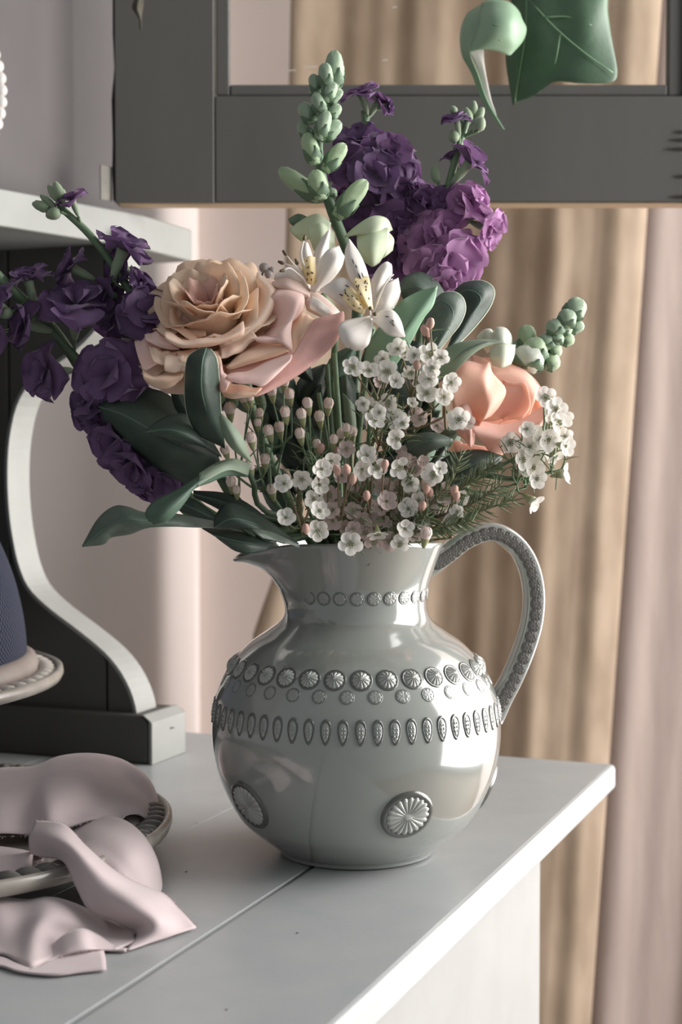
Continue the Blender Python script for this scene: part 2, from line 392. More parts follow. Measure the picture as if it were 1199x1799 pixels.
me_bead = relief('bead', rosette(12, .46, False, 1.22), [M_glzl, M_glzd])
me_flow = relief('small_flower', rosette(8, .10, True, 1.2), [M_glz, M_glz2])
me_dark = relief('handle_flower', rosette(8, .12, True, 1.2), [mat('iron_grey_glaze', (106, 105, 101), .3, (70, 68, 65), 500, lo=.45, hi=.55), mat('iron_dark_glaze', (70, 68, 65), .3, (96, 94, 90), 500)])
def drop():
    parts = []; k = 28
    def ol(s, z): return [(s*.52*math.sin(2*pi*i/k)*(1-.42*(.5-.5*math.cos(2*pi*i/k))**1.3), s*(math.cos(2*pi*i/k)), z) for i in range(k)]
    A = [ol(0.02, .06), ol(.35, .07), ol(.62, .05), ol(.74, -.01)]; v, f = grid(np.array(A), True); parts.append((v, f, [0]*len(f)))
    A = [ol(.74, -.01), ol(.82, .035), ol(.98, .03), ol(1.03, -.15)]; v, f = grid(np.array(A), True); parts.append((v, f, [1]*len(f)))
    # tiny seed pattern
    for y in (-.3, 0, .3):
        for x in (-.11, .11):
            v, f = lathe([(.10, .05), (.09, .10), (0.005, .12)], 6, (x*(1-y*.4), y, 0)); parts.append((v, f, [0]*len(f)))
    return join(parts)
me_drop = relief('teardrop', drop(), [M_glz, M_glzd])
def band(name, me, z, n, size, off, lift=.0002, flip=False):
    dz = .0006; dr = (jr(z+dz)-jr(z-dz))/(2*dz)
    for k in range(n):
        a = -pi/2+off+2*pi*k/n
        nrm = Vector((math.cos(a), math.sin(a), -dr)).normalized()
        p = JC+Vector((jr(z)*math.cos(a), jr(z)*math.sin(a), z))+nrm*lift
        if name == 'small_flower' and z > .16 and abs(((a-(pi+HA)+pi) % (2*pi))-pi) < .45: continue
        inst(name, me, jug, frame(p, nrm, size, 0))
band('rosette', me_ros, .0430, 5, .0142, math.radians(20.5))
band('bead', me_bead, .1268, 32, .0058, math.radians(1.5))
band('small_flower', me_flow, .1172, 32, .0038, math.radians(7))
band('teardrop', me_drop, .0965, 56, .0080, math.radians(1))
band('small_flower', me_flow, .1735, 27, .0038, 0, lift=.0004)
for i in range(5, 66, 2):
    if i % 2: inst('handle_flower', me_dark, jug, frame(Vector(HP[i])+hlat*.00845+Vector(NO[i])*-.0008, hlat, .0036, i*.3))
# ------------------------------------------------------------------ dishes on the left
M_stone = mat('stone_glaze', (150, 144, 136), .3, (122, 117, 110), 40, 4, coat=.3)
M_stoned = mat('stone_glaze_dark', (104, 101, 96), .35, (84, 82, 78), 60, 3, coat=.3)
M_cloth = mat('mauve_silk', (206, 190, 190), .6, (198, 182, 183), 30, 4, transl=.12, sheen=.3, bump=.12, bscale=1500, spec=.2)
def dish(name, label, c, rad, zr, foot, well):
    d = thing(name, label, 'cake stand', (c[0], c[1], 0))
    p = [(.0005, .004), (foot*.86, .004), (foot, 0), (foot+.002, .002), (foot*.8, zr*.35), (foot*.72, zr*.6), (foot*1.0, zr*.74), (rad*.8, zr*.86), (rad*.965, zr-.010), (rad*.992, zr-.008), (rad, zr-.004), (rad*.998, zr), (rad*.985, zr+.0012), (rad*.972, zr), (rad*.96, zr-.003), (rad*.90, zr-.005), (rad*.86, zr-.006), (well, zr-.0065), (.0005, zr-.0065)]
    obj('dish_body', lathe(p, 110, (c[0], c[1], 0)), M_stone, d)
    return d
c1 = Vector((-.292, .985, 0)); r1 = .182; z1 = .030
d1 = dish('cake_stand', 'low grey cake stand with rope beaded rim under the mauve cloth', c1, r1, z1, .075, .13)
bead = lathe([(.0005, -.5), (.55, -.42), (.86, -.2), (1, .1), (.9, .5), (.6, .8), (.25, .95), (.0005, 1)], 14)
me_rb = mesh('rim_bead', bead[0], bead[1], M_stoned)
n = 84
for k in range(n):
    a = 2*pi*k/n; p = c1+Vector((math.cos(a), math.sin(a), 0))*r1*.935+Z*(z1-.003)
    inst('rim_bead', me_rb, d1, Matrix.Translation(p) @ Matrix.Rotation(a+.5, 4, 'Z') @ Matrix.Diagonal((.0098, .0052, .0058, 1)))
c2 = Vector((-.45, 1.165, 0)); r2 = .235; z2 = .099
d2 = dish('cake_stand', 'taller grey cake stand with pearled rim that holds the navy dome', c2, r2, z2, .055, .19)
me_rb2 = mesh('rim_pearl', bead[0], bead[1], mat('pearl_glaze', (192, 187, 179), .25, (176, 170, 162), 60, coat=.4))
n = 80
for k in range(n):
    a = 2*pi*k/n; t = Matrix.Rotation(a, 4, 'Z')
    for rr, sx, sy in ((.945, .0075, .0068), (.885, .0100, .0050)):
        p = c2+Vector((math.cos(a), math.sin(a), 0))*r2*rr+Z*(z2-.004)
        if rr > .9: inst('rim_pearl', me_rb2, d2, Matrix.Translation(p) @ t @ Matrix.Diagonal((sx, sy, .0055, 1)))
        elif k % 1 == 0: inst('rim_flute', me_rb2, d2, Matrix.Translation(p) @ t @ Matrix.Diagonal((sx, sy, .0035, 1)))
M_navy = bpy.data.materials.new('navy_mesh'); M_navy.use_nodes = True
nt = M_navy.node_tree; b = nt.nodes['Principled BSDF']; b.inputs['Roughness'].default_value = .9; b.inputs['Specular IOR Level'].default_value = .05
tc = nt.nodes.new('ShaderNodeUVMap'); ck = nt.nodes.new('ShaderNodeTexChecker'); ck.inputs['Scale'].default_value = 1.0
ck.inputs['Color1'].default_value = lin((28, 31, 44))+(1,); ck.inputs['Color2'].default_value = lin((62, 64, 74))+(1,)
nt.links.new(tc.outputs[0], ck.inputs['Vector']); nt.links.new(ck.outputs[0], b.inputs['Base Color'])
dome = thing('food_dome', 'navy woven mesh dome with a grey rim standing on the taller cake stand', 'food cover', (c2.x, c2.y, z2-.0065))
pf = [(.172, .010), (.1735, .02), (.171, .045), (.164, .075), (.152, .105), (.134, .135), (.110, .158), (.08, .176), (.045, .187), (.0005, .191)]
pc = [(r*1.19, z*1.1) for r, z, _ in cr([(r, z, 0) for r, z in pf], 50)]
dv, df = lathe(pc, 160, (c2.x, c2.y, z2-.0065))
o = obj('mesh_cover', (dv, df), M_navy, dome)
uv = o.data.uv_layers.new(name='UVMap'); nn = 160
for pl in o.data.polygons:
    for li in pl.loop_indices:
        vi = o.data.loops[li].vertex_index; i, j = vi % nn, vi//nn
        if i == 0 and any(o.data.loops[q].vertex_index % nn == nn-1 for q in pl.loop_indices): i = nn
        uv.data[li].uv = (i*3.0, j*2.0)
obj('rim_band', lathe([(.198, 0), (.210, 0), (.2145, .003), (.2155, .010), (.213, .016), (.2085, .019), (.203, .0185), (.199, .014), (.198, 0)], 110, (c2.x, c2.y, z2-.0062)), mat('taupe_rim', (126, 116, 110), .5, (114, 105, 100), 30), dome)
# plate on the hutch shelf: only its scalloped edge comes into view
pcn = C(-160, 205, 1.205)
pl = thing('scalloped_plate', 'white plate with a beaded edge leaning on the dresser shelf', 'plate', (pcn.x, pcn.y, zS))
rp = abs(C(0, 205, 1.205).x-pcn.x)*1.07; pcn.z = zS+rp+.006
pm = frame(pcn, (en.x, en.y, .05))
pv, pf_ = lathe([(.0005, 0), (rp*.6, 0), (rp*.7, .004), (rp*.97, .012), (rp, .0135), (rp*.985, .016), (rp*.7, .008), (rp*.6, .004), (.0005, .004)], 72)
M_white = mat('white_glaze', (214, 210, 206), .25, (204, 200, 196), 20, coat=.4)
obj('plate_body', ([pm @ Vector(p) for p in pv], pf_), M_white, pl)
me_pb = mesh('edge_bead', bead[0], bead[1], M_white)
for k in range(50):
    a = 2*pi*k/50
    inst('edge_bead', me_pb, pl, pm @ Matrix.Translation((rp*math.cos(a), rp*math.sin(a), .0135)) @ Matrix.Diagonal((.0055, .0055, .0055, 1)))
# ------------------------------------------------------------------ cloth
def G(rows): return [[C(*p) for p in r] for r in rows]
def GC(rows):
    """the same, but never below the tabletop"""
    return [[C(p[0], p[1], min(p[2], T(p[0], p[1], .0016).y) if p[1] > 1200 else p[2]) for p in r] for r in rows]
cl = []
# top puff over the stand
cl.append(loft(GC([
    [(-40, 1400, 1.12), (60, 1372, 1.13), (160, 1352, 1.13), (250, 1384, 1.12), (280, 1420, 1.07)],
    [(-40, 1362, 1.06), (0, 1350, 1.06), (60, 1347, 1.05), (105, 1329, 1.06), (160, 1324, 1.06), (215, 1335, 1.06), (258, 1365, 1.055), (277, 1405, 1.04), (276, 1438, 1.02)],
    [(-40, 1385, 1.00), (0, 1375, 1.01), (55, 1362, 1.015), (105, 1352, 1.01), (160, 1352, 1.015), (205, 1365, 1.03), (235, 1385, 1.03), (262, 1415, 1.02), (272, 1445, 1.005)],
    [(-40, 1425, .955), (0, 1415, .955), (50, 1408, .965), (85, 1402, .955), (130, 1398, .965), (180, 1400, .985), (215, 1408, .985), (245, 1422, .985), (258, 1440, .985)],
    [(-40, 1472, .935), (0, 1464, .935), (55, 1466, .94), (90, 1461, .93), (125, 1452, .945), (165, 1440, .955), (205, 1446, .965), (222, 1432, .97), (245, 1428, .975)]]), 46, 26))
# right lobe falling over the rim to the table
cl.append(loft(GC([
    [(95, 1470, .965), (125, 1455, .965), (170, 1436, .965), (215, 1440, .955), (252, 1468, .935), (275, 1508, .928), (284, 1550, .928), (281, 1574, .922)],
    [(100, 1480, .94), (130, 1470, .935), (165, 1462, .925), (205, 1475, .910), (235, 1498, .90), (255, 1530, .90), (266, 1560, .902), (268, 1578, .90)],
    [(110, 1492, .92), (135, 1486, .91), (160, 1490, .90), (190, 1502, .893), (212, 1522, .888), (232, 1548, .888), (248, 1572, .89), (255, 1585, .888)],
    [(115, 1500, .905), (135, 1500, .895), (155, 1508, .888), (180, 1525, .885), (200, 1545, .882), (222, 1565, .88), (240, 1580, .88), (248, 1592, .88)]]), 34, 20))
# small fold on the rim beside the right lobe
cl.append(loft(GC([
    [(205, 1440, .985), (228, 1432, .99), (255, 1442, .99), (270, 1468, .985), (266, 1480, .98)],
    [(208, 1452, .975), (230, 1450, .972), (250, 1460, .972), (262, 1476, .972), (262, 1484, .972)]]), 18, 8))
# main twist
cl.append(loft(GC([
    [(54, 1500, .895), (52, 1472, .90), (62, 1442, .915)],
    [(74, 1506, .885), (88, 1472, .88), (112, 1449, .90)],
    [(112, 1514, .865), (126, 1488, .862), (150, 1486, .886)],
    [(133, 1556, .848), (165, 1528, .846), (196, 1526, .874)],
    [(158, 1600, .840), (200, 1562, .838), (240, 1552, .868)],
    [(200, 1618, .838), (242, 1592, .828), (288, 1571, .866)],
    [(240, 1640, .838), (275, 1618, .826), (315, 1598, .862)],
    [(222, 1670, .842), (285, 1650, .836), (345, 1630, .852)]]), 16, 60))
# inner side of the fold loop
cl.append(loft(GC([
    [(196, 1614, .866), (222, 1606, .872), (244, 1616, .868), (247, 1634, .86)],
    [(200, 1620, .86), (222, 1632, .858), (240, 1640, .855), (244, 1642, .853)]]), 16, 8))
# lower fold lying on the table
cl.append(loft(GC([
    [(-40, 1590, .905), (0, 1586, .90), (60, 1590, .895), (120, 1592, .89), (180, 1612, .88), (225, 1634, .868), (246, 1640, .858)],
    [(-40, 1577, .86), (0, 1577, .86), (45, 1582, .858), (82, 1577, .856), (115, 1583, .856), (155, 1602, .855), (195, 1630, .852), (236, 1642, .848)],
    [(-40, 1612, .83), (0, 1606, .83), (40, 1610, .832), (80, 1602, .828), (115, 1610, .83), (150, 1628, .834), (190, 1648, .838), (236, 1654, .84)],
    [(-40, 1660, .815), (0, 1655, .815), (32, 1650, .815), (62, 1640, .812), (95, 1645, .820), (130, 1652, .826), (175, 1662, .832), (215, 1664, .836)],
    [(-40, 1682, .806), (0, 1676, .806), (28, 1688, .803), (52, 1700, .797), (80, 1690, .806), (120, 1672, .82), (165, 1668, .828), (205, 1670, .834)]]), 40, 22))
# pale turned hem
cl.append(loft(GC([
    [(48, 1702, .795), (82, 1672, .806), (112, 1644, .812), (142, 1632, .815), (170, 1642, .82), (200, 1662, .826), (225, 1668, .834)],
    [(50, 1704, .793), (90, 1682, .798), (118, 1664, .801), (145, 1655, .804), (168, 1658, .811), (198, 1667, .823), (222, 1670, .833)],
    [(52, 1705, .791), (96, 1684, .794), (122, 1674, .797), (150, 1669, .80), (172, 1668, .806), (198, 1670, .82), (220, 1671, .832)]]), 30, 10))
# bottom strip under the hem
cl.append(loft(GC([
    [(-40, 1686, .802), (0, 1682, .80), (30, 1694, .797), (60, 1702, .796), (96, 1684, .800), (135, 1673, .805), (182, 1668, .812)],
    [(-40, 1692, .797), (0, 1690, .794), (30, 1702, .791), (62, 1706, .789), (98, 1700, .790), (140, 1692, .795), (186, 1688, .803)],
    [(-40, 1697, .795), (0, 1697, .792), (30, 1706, .788), (62, 1711, .786), (100, 1713, .785), (140, 1708, .788), (187, 1703, .7905)]]), 30, 10))
# left fold with a rolled loop
cl.append(loft(GC([
    [(-40, 1484, .93), (0, 1488, .925), (40, 1494, .915), (72, 1502, .905), (96, 1500, .897)],
    [(-40, 1510, .895), (0, 1508, .892), (24, 1508, .89), (44, 1500, .893), (60, 1498, .90)],
    [(-40, 1550, .872), (0, 1546, .87), (22, 1540, .872), (42, 1532, .876), (58, 1536, .878)],
    [(-40, 1556, .868), (0, 1549, .867), (30, 1541, .868), (55, 1539, .872), (74, 1522, .876)]]), 26, 16))
cl.append(loft(GC([
    [(38, 1512, .90), (46, 1502, .905), (62, 1500, .91), (78, 1506, .905)],
    [(40, 1522, .886), (48, 1516, .896), (62, 1514, .90), (76, 1512, .895)],
    [(44, 1532, .876), (54, 1538, .872), (66, 1534, .873), (76, 1516, .878)]]), 14, 10))
vf = join(cl)
cloth = tag(obj('silk_cloth', (vf[0], vf[1]), M_cloth, solid=.0011), 'crumpled mauve silk cloth with frayed edges spilling from the low cake stand onto the table', 'cloth')
# frayed threads along the open edges
fr = []
def fray(pts, n, ln, out):
    P = cr([C(*p) for p in pts], n)
    for p in P:
        d = Vector((R.gauss(out[0], .5), R.gauss(-.3, .5), R.gauss(out[1], .5))).normalized()*ln*R.uniform(.4, 1.2)
        q = Vector(p); s = Vector((R.uniform(-1, 1), 0, R.uniform(-1, 1))).normalized()*.00022
        fr.append(([q-s, q+s, q+d], [(0, 1, 2)]))
fray([(62, 1442, .915), (112, 1449, .90), (150, 1486, .886), (196, 1526, .874), (240, 1552, .868), (288, 1571, .866)], 220, .0022, (.5, .8))
fray([(288, 1571, .866), (315, 1598, .862), (345, 1630, .852)], 130, .0028, (1, .5))
fray([(-30, 1470, .935), (55, 1466, .94), (125, 1452, .945), (165, 1440, .955), (205, 1446, .965)], 150, .002, (0, -1))
fray([(52, 1705, .791), (96, 1684, .794), (150, 1669, .80), (198, 1670, .82)], 150, .0018, (0, -1))
fray([(10, 1494, .92), (54, 1500, .915), (74, 1506, .905), (112, 1514, .89)], 80, .0018, (-.2, .8))
o = obj('fray', join(fr)[:2], M_cloth, cloth, smooth=False); o['kind'] = 'stuff'
# ------------------------------------------------------------------ foliage
M_leafD = mat('dark_leaf', (66, 82, 71), .5, (54, 68, 60), 40, 4, transl=.1, tcol=(90, 115, 85), bump=.15, bscale=300)
M_leafP = mat('pale_leaf_back', (142, 156, 136), .6, (126, 142, 122), 50, 4, transl=.15, tcol=(150, 170, 120))
M_leafM = mat('mid_leaf', (98, 122, 104), .5, (84, 108, 92), 40, 4, transl=.15, tcol=(120, 150, 110))
M_leafG = mat('grey_green_leaf', (104, 116, 104), .5, (84, 98, 88), 50, 4, transl=.12, bump=.15, bscale=300)
M_leafL = mat('light_leaf', (144, 178, 150), .45, (130, 166, 138), 30, 4, transl=.2, tcol=(150, 185, 135))
M_rimP = mat('leaf_edge', (196, 202, 180), .5)
M_stem = mat('green_stem', (112, 136, 104), .5, (92, 116, 86), 60, 3)
M_stemd = mat('dark_stem', (74, 96, 70), .55, (60, 80, 58), 60, 3)
M_twig = mat('brown_twig', (128, 104, 84), .6, (104, 112, 76), 60, 3)
NECK = Vector((JC.x, JC.y, .150))
def neck(k=0):
    a = k*2.4; return Vector((JC.x+.022*math.cos(a), JC.y+.022*math.sin(a), .115))
def leaf(parent, L, M, Rr, m, rim=None, vein=True, nu=22, nv=11, name='leaf', solid=.0007):
    vf = loft([[C(*p) for p in L], [C(*p) for p in M], [C(*p) for p in Rr]], nu, nv)
    o = obj(name, vf, m, parent, solid=solid)
    if vein:
        A = np.array(vf[0]).reshape(nv, nu, 3); mid = A[nv//2]; q = A[nv//2+1]-A[nv//2-1]
        obj('midrib', tube(mid, [.0006, .0005, .0002], seg=5), M_leafM if m is not M_leafP else M_leafG, o)
    if rim:
        A = np.array(vf[0]).reshape(nv, nu, 3); parts = [tube(A[0], .00045, seg=5), tube(A[-1], .00045, seg=5)]
        v, f, _ = join(parts); obj('leaf_edge', (v, f), M_rimP, o)
    return o
def spray(label, first, k, path, m=None, name='foliage_stem', r=(.0022, .0016), cat='foliage'):
    t = thing(name, label, cat, neck(k))
    pts = [neck(k), NECK+Vector((math.cos(k*2.4)*.018, math.sin(k*2.4)*.018, .055))]+[C(*p) for p in path]
    obj('stem', tube(pts, r), m or M_stemd, t); return t
# --- left side
t = spray('broad dark green leaves low on the left of the bouquet behind the waxflower buds', 0, 1, [(450, 905, .975), (395, 842, .965), (376, 806, .96)])
leaf(t, [(175, 711, .955), (190, 692, .957), (232, 683, .965), (290, 690, .975), (335, 735, .975), (385, 800, .962)], [(173, 714, .954), (215, 728, .94), (265, 755, .935), (325, 785, .942), (385, 806, .96)],
     [(175, 717, .955), (190, 748, .955), (240, 795, .955), (300, 838, .958), (350, 850, .963), (392, 815, .965)], M_leafD)
leaf(t, [(256, 757, .925), (285, 735, .925), (320, 727, .928), (350, 740, .935), (385, 795, .950)], [(256, 759, .924), (300, 755, .917), (345, 772, .926), (388, 800, .950)],
     [(256, 760, .925), (290, 768, .922), (330, 778, .928), (360, 786, .938), (390, 804, .951)], M_leafD)
leaf(t, [(352, 612, .905), (330, 630, .905), (325, 680, .912), (330, 730, .922), (350, 765, .93), (388, 783, .94)], [(362, 612, .902), (355, 640, .893), (355, 690, .898), (370, 740, .915), (392, 786, .94)],
     [(370, 613, .905), (381, 632, .905), (386, 680, .910), (388, 720, .918), (392, 755, .928), (396, 788, .94)], M_leafD, rim=True)
leaf(t, [(386, 735, .908), (392, 762, .905), (408, 788, .905), (440, 812, .918)], [(387, 730, .905), (400, 755, .900), (418, 782, .902), (441, 812, .918)], [(388, 725, .905), (408, 745, .903), (428, 772, .906), (442, 811, .918)], M_leafP, vein=False)
leaf(t, [(300, 690, .955), (310, 720, .955), (330, 742, .955)], [(310, 682, .95), (322, 710, .95), (340, 740, .955)], [(320, 680, .955), (335, 700, .955), (350, 738, .955)], M_leafD)
t = spray('curled two toned leaf turning its pale back above the jug spout', 0, 2, [(470, 900, .955), (446, 850, .935), (437, 828, .928)])
leaf(t, [(437, 822, .928), (407, 808, .918), (376, 818, .908), (346, 838, .898), (308, 862, .892), (272, 880, .89), (256, 900, .888), (262, 916, .888)],
     [(436, 830, .926), (405, 820, .914), (374, 832, .900), (346, 850, .888), (318, 872, .880), (292, 892, .876), (276, 906, .878), (268, 918, .886)],
     [(434, 838, .928), (400, 836, .916), (368, 848, .902), (342, 858, .890), (328, 878, .884), (308, 903, .882), (290, 917, .882), (270, 921, .887)], M_leafM)
leaf(t, [(441, 816, .931), (410, 806, .921), (378, 815, .911), (350, 832, .9)], [(438, 824, .927), (408, 815, .915), (378, 824, .903), (350, 842, .892)], [(436, 836, .924), (404, 826, .911), (374, 838, .897), (346, 854, .887)], M_leafP, vein=False)
t = spray('long dark leaf reaching out over the jug spout to the left', 0, 3, [(470, 945, .97), (420, 925, .955), (376, 922, .945)])
leaf(t, [(145, 959, .925), (172, 912, .925), (200, 890, .925), (225, 891, .925), (255, 901, .925), (311, 903, .93), (376, 915, .945)], [(145, 960, .924), (182, 930, .918), (215, 912, .914), (250, 914, .915), (310, 916, .925), (378, 922, .945)],
     [(145, 960, .925), (182, 956, .925), (195, 944, .925), (230, 938, .922), (265, 926, .920), (330, 926, .928), (380, 928, .945)], M_leafG)
leaf(t, [(322, 874, .955), (345, 880, .955), (378, 905, .955), (400, 922, .955)], [(318, 884, .953), (345, 896, .950), (375, 912, .952), (402, 926, .955)], [(312, 896, .955), (340, 906, .953), (370, 916, .953), (400, 930, .955)], M_leafD)
t = spray('dark folded leaves resting on the rim beside the jug spout', 0, 4, [(500, 950, .96), (455, 935, .95), (430, 925, .945)])
leaf(t, [(376, 926, .928), (380, 905, .928), (400, 884, .930), (440, 895, .935), (480, 920, .94), (525, 955, .95)], [(377, 927, .926), (405, 912, .918), (440, 918, .922), (480, 937, .932), (524, 957, .948)], [(378, 928, .928), (420, 929, .922), (450, 931, .922), (490, 940, .932), (524, 958, .948)], M_leafD)
leaf(t, [(355, 928, .955), (395, 930, .958), (440, 940, .962), (480, 955, .968)], [(375, 940, .945), (405, 948, .945), (440, 955, .950), (475, 962, .965)], [(395, 955, .950), (415, 968, .950), (440, 972, .952), (470, 966, .963)], M_leafD)
leaf(t, [(440, 929, .92), (470, 932, .925), (500, 944, .937), (527, 958, .949)], [(450, 937, .917), (475, 942, .924), (502, 950, .937), (526, 960, .949)], [(462, 946, .92), (485, 950, .927), (508, 956, .94), (525, 962, .949)], M_leafG, vein=False)
leaf(t, [(340, 862, .96), (400, 868, .965), (450, 895, .968), (490, 935, .97)], [(340, 868, .958), (400, 885, .955), (440, 912, .958), (480, 945, .965)], [(342, 874, .96), (385, 895, .958), (425, 925, .958), (470, 955, .965)], M_leafD)
# --- right group behind the alstroemeria
t = spray('fan of broad green leaves between the white lilies and the right rose', 0, 5, [(690, 880, .99), (735, 720, .985), (748, 640, .98)], r=(.0025, .0014))
leaf(t, [(703, 500, 1.02), (712, 486, 1.02), (740, 478, 1.022), (765, 490, 1.022), (785, 520, 1.02)], [(705, 512, 1.015), (735, 505, 1.01), (760, 525, 1.012), (775, 560, 1.01)], [(706, 520, 1.02), (720, 540, 1.015), (740, 560, 1.01), (768, 590, 1.0)], M_leafG)
leaf(t, [(640, 640, .965), (650, 600, .965), (695, 540, .96), (730, 515, .955), (769, 503, .95)], [(665, 650, .958), (695, 605, .952), (725, 560, .948), (769, 502, .95)], [(690, 650, .962), (720, 605, .958), (744, 560, .955), (762, 535, .952), (769, 503, .95)], M_leafL)
leaf(t, [(760, 533, .985), (776, 516, .985), (798, 513, .985), (814, 524, .985), (818, 545, .985), (808, 570, .983), (788, 595, .98), (768, 620, .975)], [(758, 540, .98), (778, 530, .977), (795, 545, .975), (790, 570, .975), (765, 615, .972)],
     [(752, 540, .985), (745, 565, .982), (742, 590, .978), (745, 620, .975), (760, 625, .973)], M_leafG, rim=True)
leaf(t, [(795, 515, 1.015), (815, 497, 1.015), (845, 493, 1.015), (864, 502, 1.015), (869, 518, 1.015), (858, 545, 1.01), (830, 580, 1.0), (800, 610, .99)], [(792, 525, 1.01), (822, 510, 1.003), (845, 525, 1.0), (825, 560, .997), (795, 612, .988)],
     [(790, 535, 1.012), (800, 560, 1.008), (795, 590, .998), (785, 615, .985)], M_leafD, rim=True)
leaf(t, [(880, 599, .962), (848, 597, .962), (812, 601, .963), (785, 612, .965), (770, 622, .967)], [(880, 600, .961), (850, 603, .955), (815, 618, .954), (792, 640, .957), (772, 660, .963)], [(879, 601, .962), (850, 610, .957), (828, 625, .955), (808, 645, .956), (788, 672, .962)], M_leafP)
leaf(t, [(640, 640, .985), (660, 690, .985), (690, 720, .985)], [(690, 600, .98), (700, 660, .98), (705, 720, .985)], [(740, 600, .98), (742, 660, .985), (725, 720, .985)], M_leafD)
t = spray('drooping grey green leaf tucked under the right rose', 0, 6, [(720, 900, .98), (730, 830, .96), (712, 800, .955)])
leaf(t, [(708, 790, .955), (725, 768, .945), (752, 760, .94), (776, 764, .938), (796, 772, .94)], [(712, 796, .95), (735, 780, .938), (760, 774, .932), (796, 774, .939)], [(720, 802, .953), (745, 798, .943), (765, 790, .938), (780, 784, .937), (796, 776, .94)], M_leafG)
leaf(t, [(745, 830, .97), (790, 800, .97), (840, 790, .972), (880, 800, .975)], [(750, 850, .965), (790, 830, .96), (835, 815, .962), (882, 803, .974)], [(760, 870, .97), (800, 855, .967), (845, 835, .968), (882, 808, .975)], M_leafD)
# --- deep greenery that fills the middle between the blooms
t = spray('dense dark leaves deep in the middle of the bouquet', 0, 7, [(600, 850, 1.02), (595, 700, 1.03)], r=(.003, .002))
for k in range(64):
    y = R.uniform(650, 930); fx = (930-y)/280; x = R.uniform(520-fx*150, 700+fx*120); d = 1.005+R.uniform(0, .05); a = R.uniform(-.9, .9)+(x-600)/260; l = R.uniform(70, 120); wdt = R.uniform(16, 30)
    dx_, dy_ = math.sin(a), -math.cos(a); q = [(x+dx_*l*s, y+dy_*l*s, d) for s in (0, .35, .7, 1)]
    nx, ny = -dy_, dx_; ws = (.15, 1, .8, .05)
    if y-l < 560: continue
    leaf(t, [(p[0]+nx*wdt*s, p[1]+ny*wdt*s, p[2]+.006) for p, s in zip(q, ws)], [(p[0], p[1], p[2]-.004) for p in q], [(p[0]-nx*wdt*s, p[1]-ny*wdt*s, p[2]+.006) for p, s in zip(q, ws)], R.choice([M_leafD, M_leafD, M_leafM]), nu=9, nv=5, vein=False)
for k, (x0, y0, x1, y1, d) in enumerate([(575, 640, 585, 940, .99), (588, 620, 600, 940, .985), (606, 660, 615, 940, .995), (560, 690, 590, 940, 1.0), (630, 690, 620, 940, 1.0), (650, 720, 640, 940, 1.0), (540, 720, 570, 940, 1.0)]):
    obj('stem', tube([C(x0, y0, d), C((x0+x1)/2+4, (y0+y1)/2, d), C(x1, y1, 1.0), NECK], [.0016, .002, .0022]), M_stem if k % 2 else M_stemd, t)
leaf(t, [(602, 690, .99), (606, 730, .99), (612, 775, .99)], [(612, 700, .988), (617, 740, .988), (618, 780, .99)], [(622, 712, .99), (626, 745, .99), (624, 780, .99)], M_leafP, vein=False)
# --- ivy hanging from the top of the door
iv = thing('ivy_vine', 'hanging ivy vine with one big dark lobed leaf and one pale folded leaf', 'ivy', (C(900, 0, 1.25).x, 1.25, .9))
top = C(905, -120, 1.27); tp2 = Vector((top.x+.02, DY-.012, dz1+.004))
obj('vine_stem', tube([C(900, 4, 1.235), C(905, -40, 1.25), C(915, -150, 1.28), Vector((tp2.x, tp2.y-.01, tp2.z-.1)), tp2, tp2+Vector((0, .05, .002))], [.0012, .0016, .002, .0022]), M_twig, iv)
obj('leaf_stalk', tube([C(900, 10, 1.22), C(893, -8, 1.225), C(884, 3, 1.21)], .0011), mat('pink_stalk', (190, 160, 150), .5), iv)
M_ivy = mat('ivy_leaf', (92, 120, 94), .45, (72, 98, 76), 22, 4, transl=.12, tcol=(120, 160, 90), bump=.1, bscale=200)
M_ivyv = mat('ivy_vein', (128, 160, 124), .5)
o = obj('leaf', loft([[C(*p) for p in r] for r in [
    [(902, 183, 1.215), (890, 110, 1.222), (892, 60, 1.225), (898, -10, 1.225), (905, -60, 1.23)],
    [(904, 183, 1.214), (912, 120, 1.208), (918, 60, 1.208), (920, 0, 1.21), (922, -60, 1.215)],
    [(906, 181, 1.215), (938, 160, 1.205), (945, 80, 1.20), (945, 10, 1.202), (945, -60, 1.21)],
    [(950, 142, 1.205), (980, 138, 1.19), (985, 70, 1.195), (985, 0, 1.20), (985, -60, 1.21)],
    [(990, 138, 1.195), (1030, 141, 1.185), (1030, 70, 1.19), (1025, 0, 1.195), (1020, -60, 1.205)],
    [(1045, 141, 1.19), (1080, 137, 1.19), (1066, 50, 1.2), (1062, 0, 1.20), (1070, -60, 1.21)],
    [(1070, 139, 1.195), (1082, 122, 1.197), (1072, 50, 1.21), (1068, 5, 1.212), (1078, -60, 1.22)]]], 30, 34), M_ivy, iv, solid=.0008)
vv = [tube([C(*p) for p in q], [.0008, .0005], seg=5) for q in ([(926, -5, 1.2075), (975, 48, 1.193), (1030, 95, 1.186), (1078, 128, 1.187)], [(926, -2, 1.207), (924, 60, 1.205), (915, 120, 1.206), (905, 178, 1.212)], [(958, 30, 1.197), (1000, 30, 1.195), (1040, 45, 1.192)], [(985, 57, 1.192), (980, 90, 1.19), (975, 115, 1.192)])]
obj('veins', join(vv)[:2], M_ivyv, o)
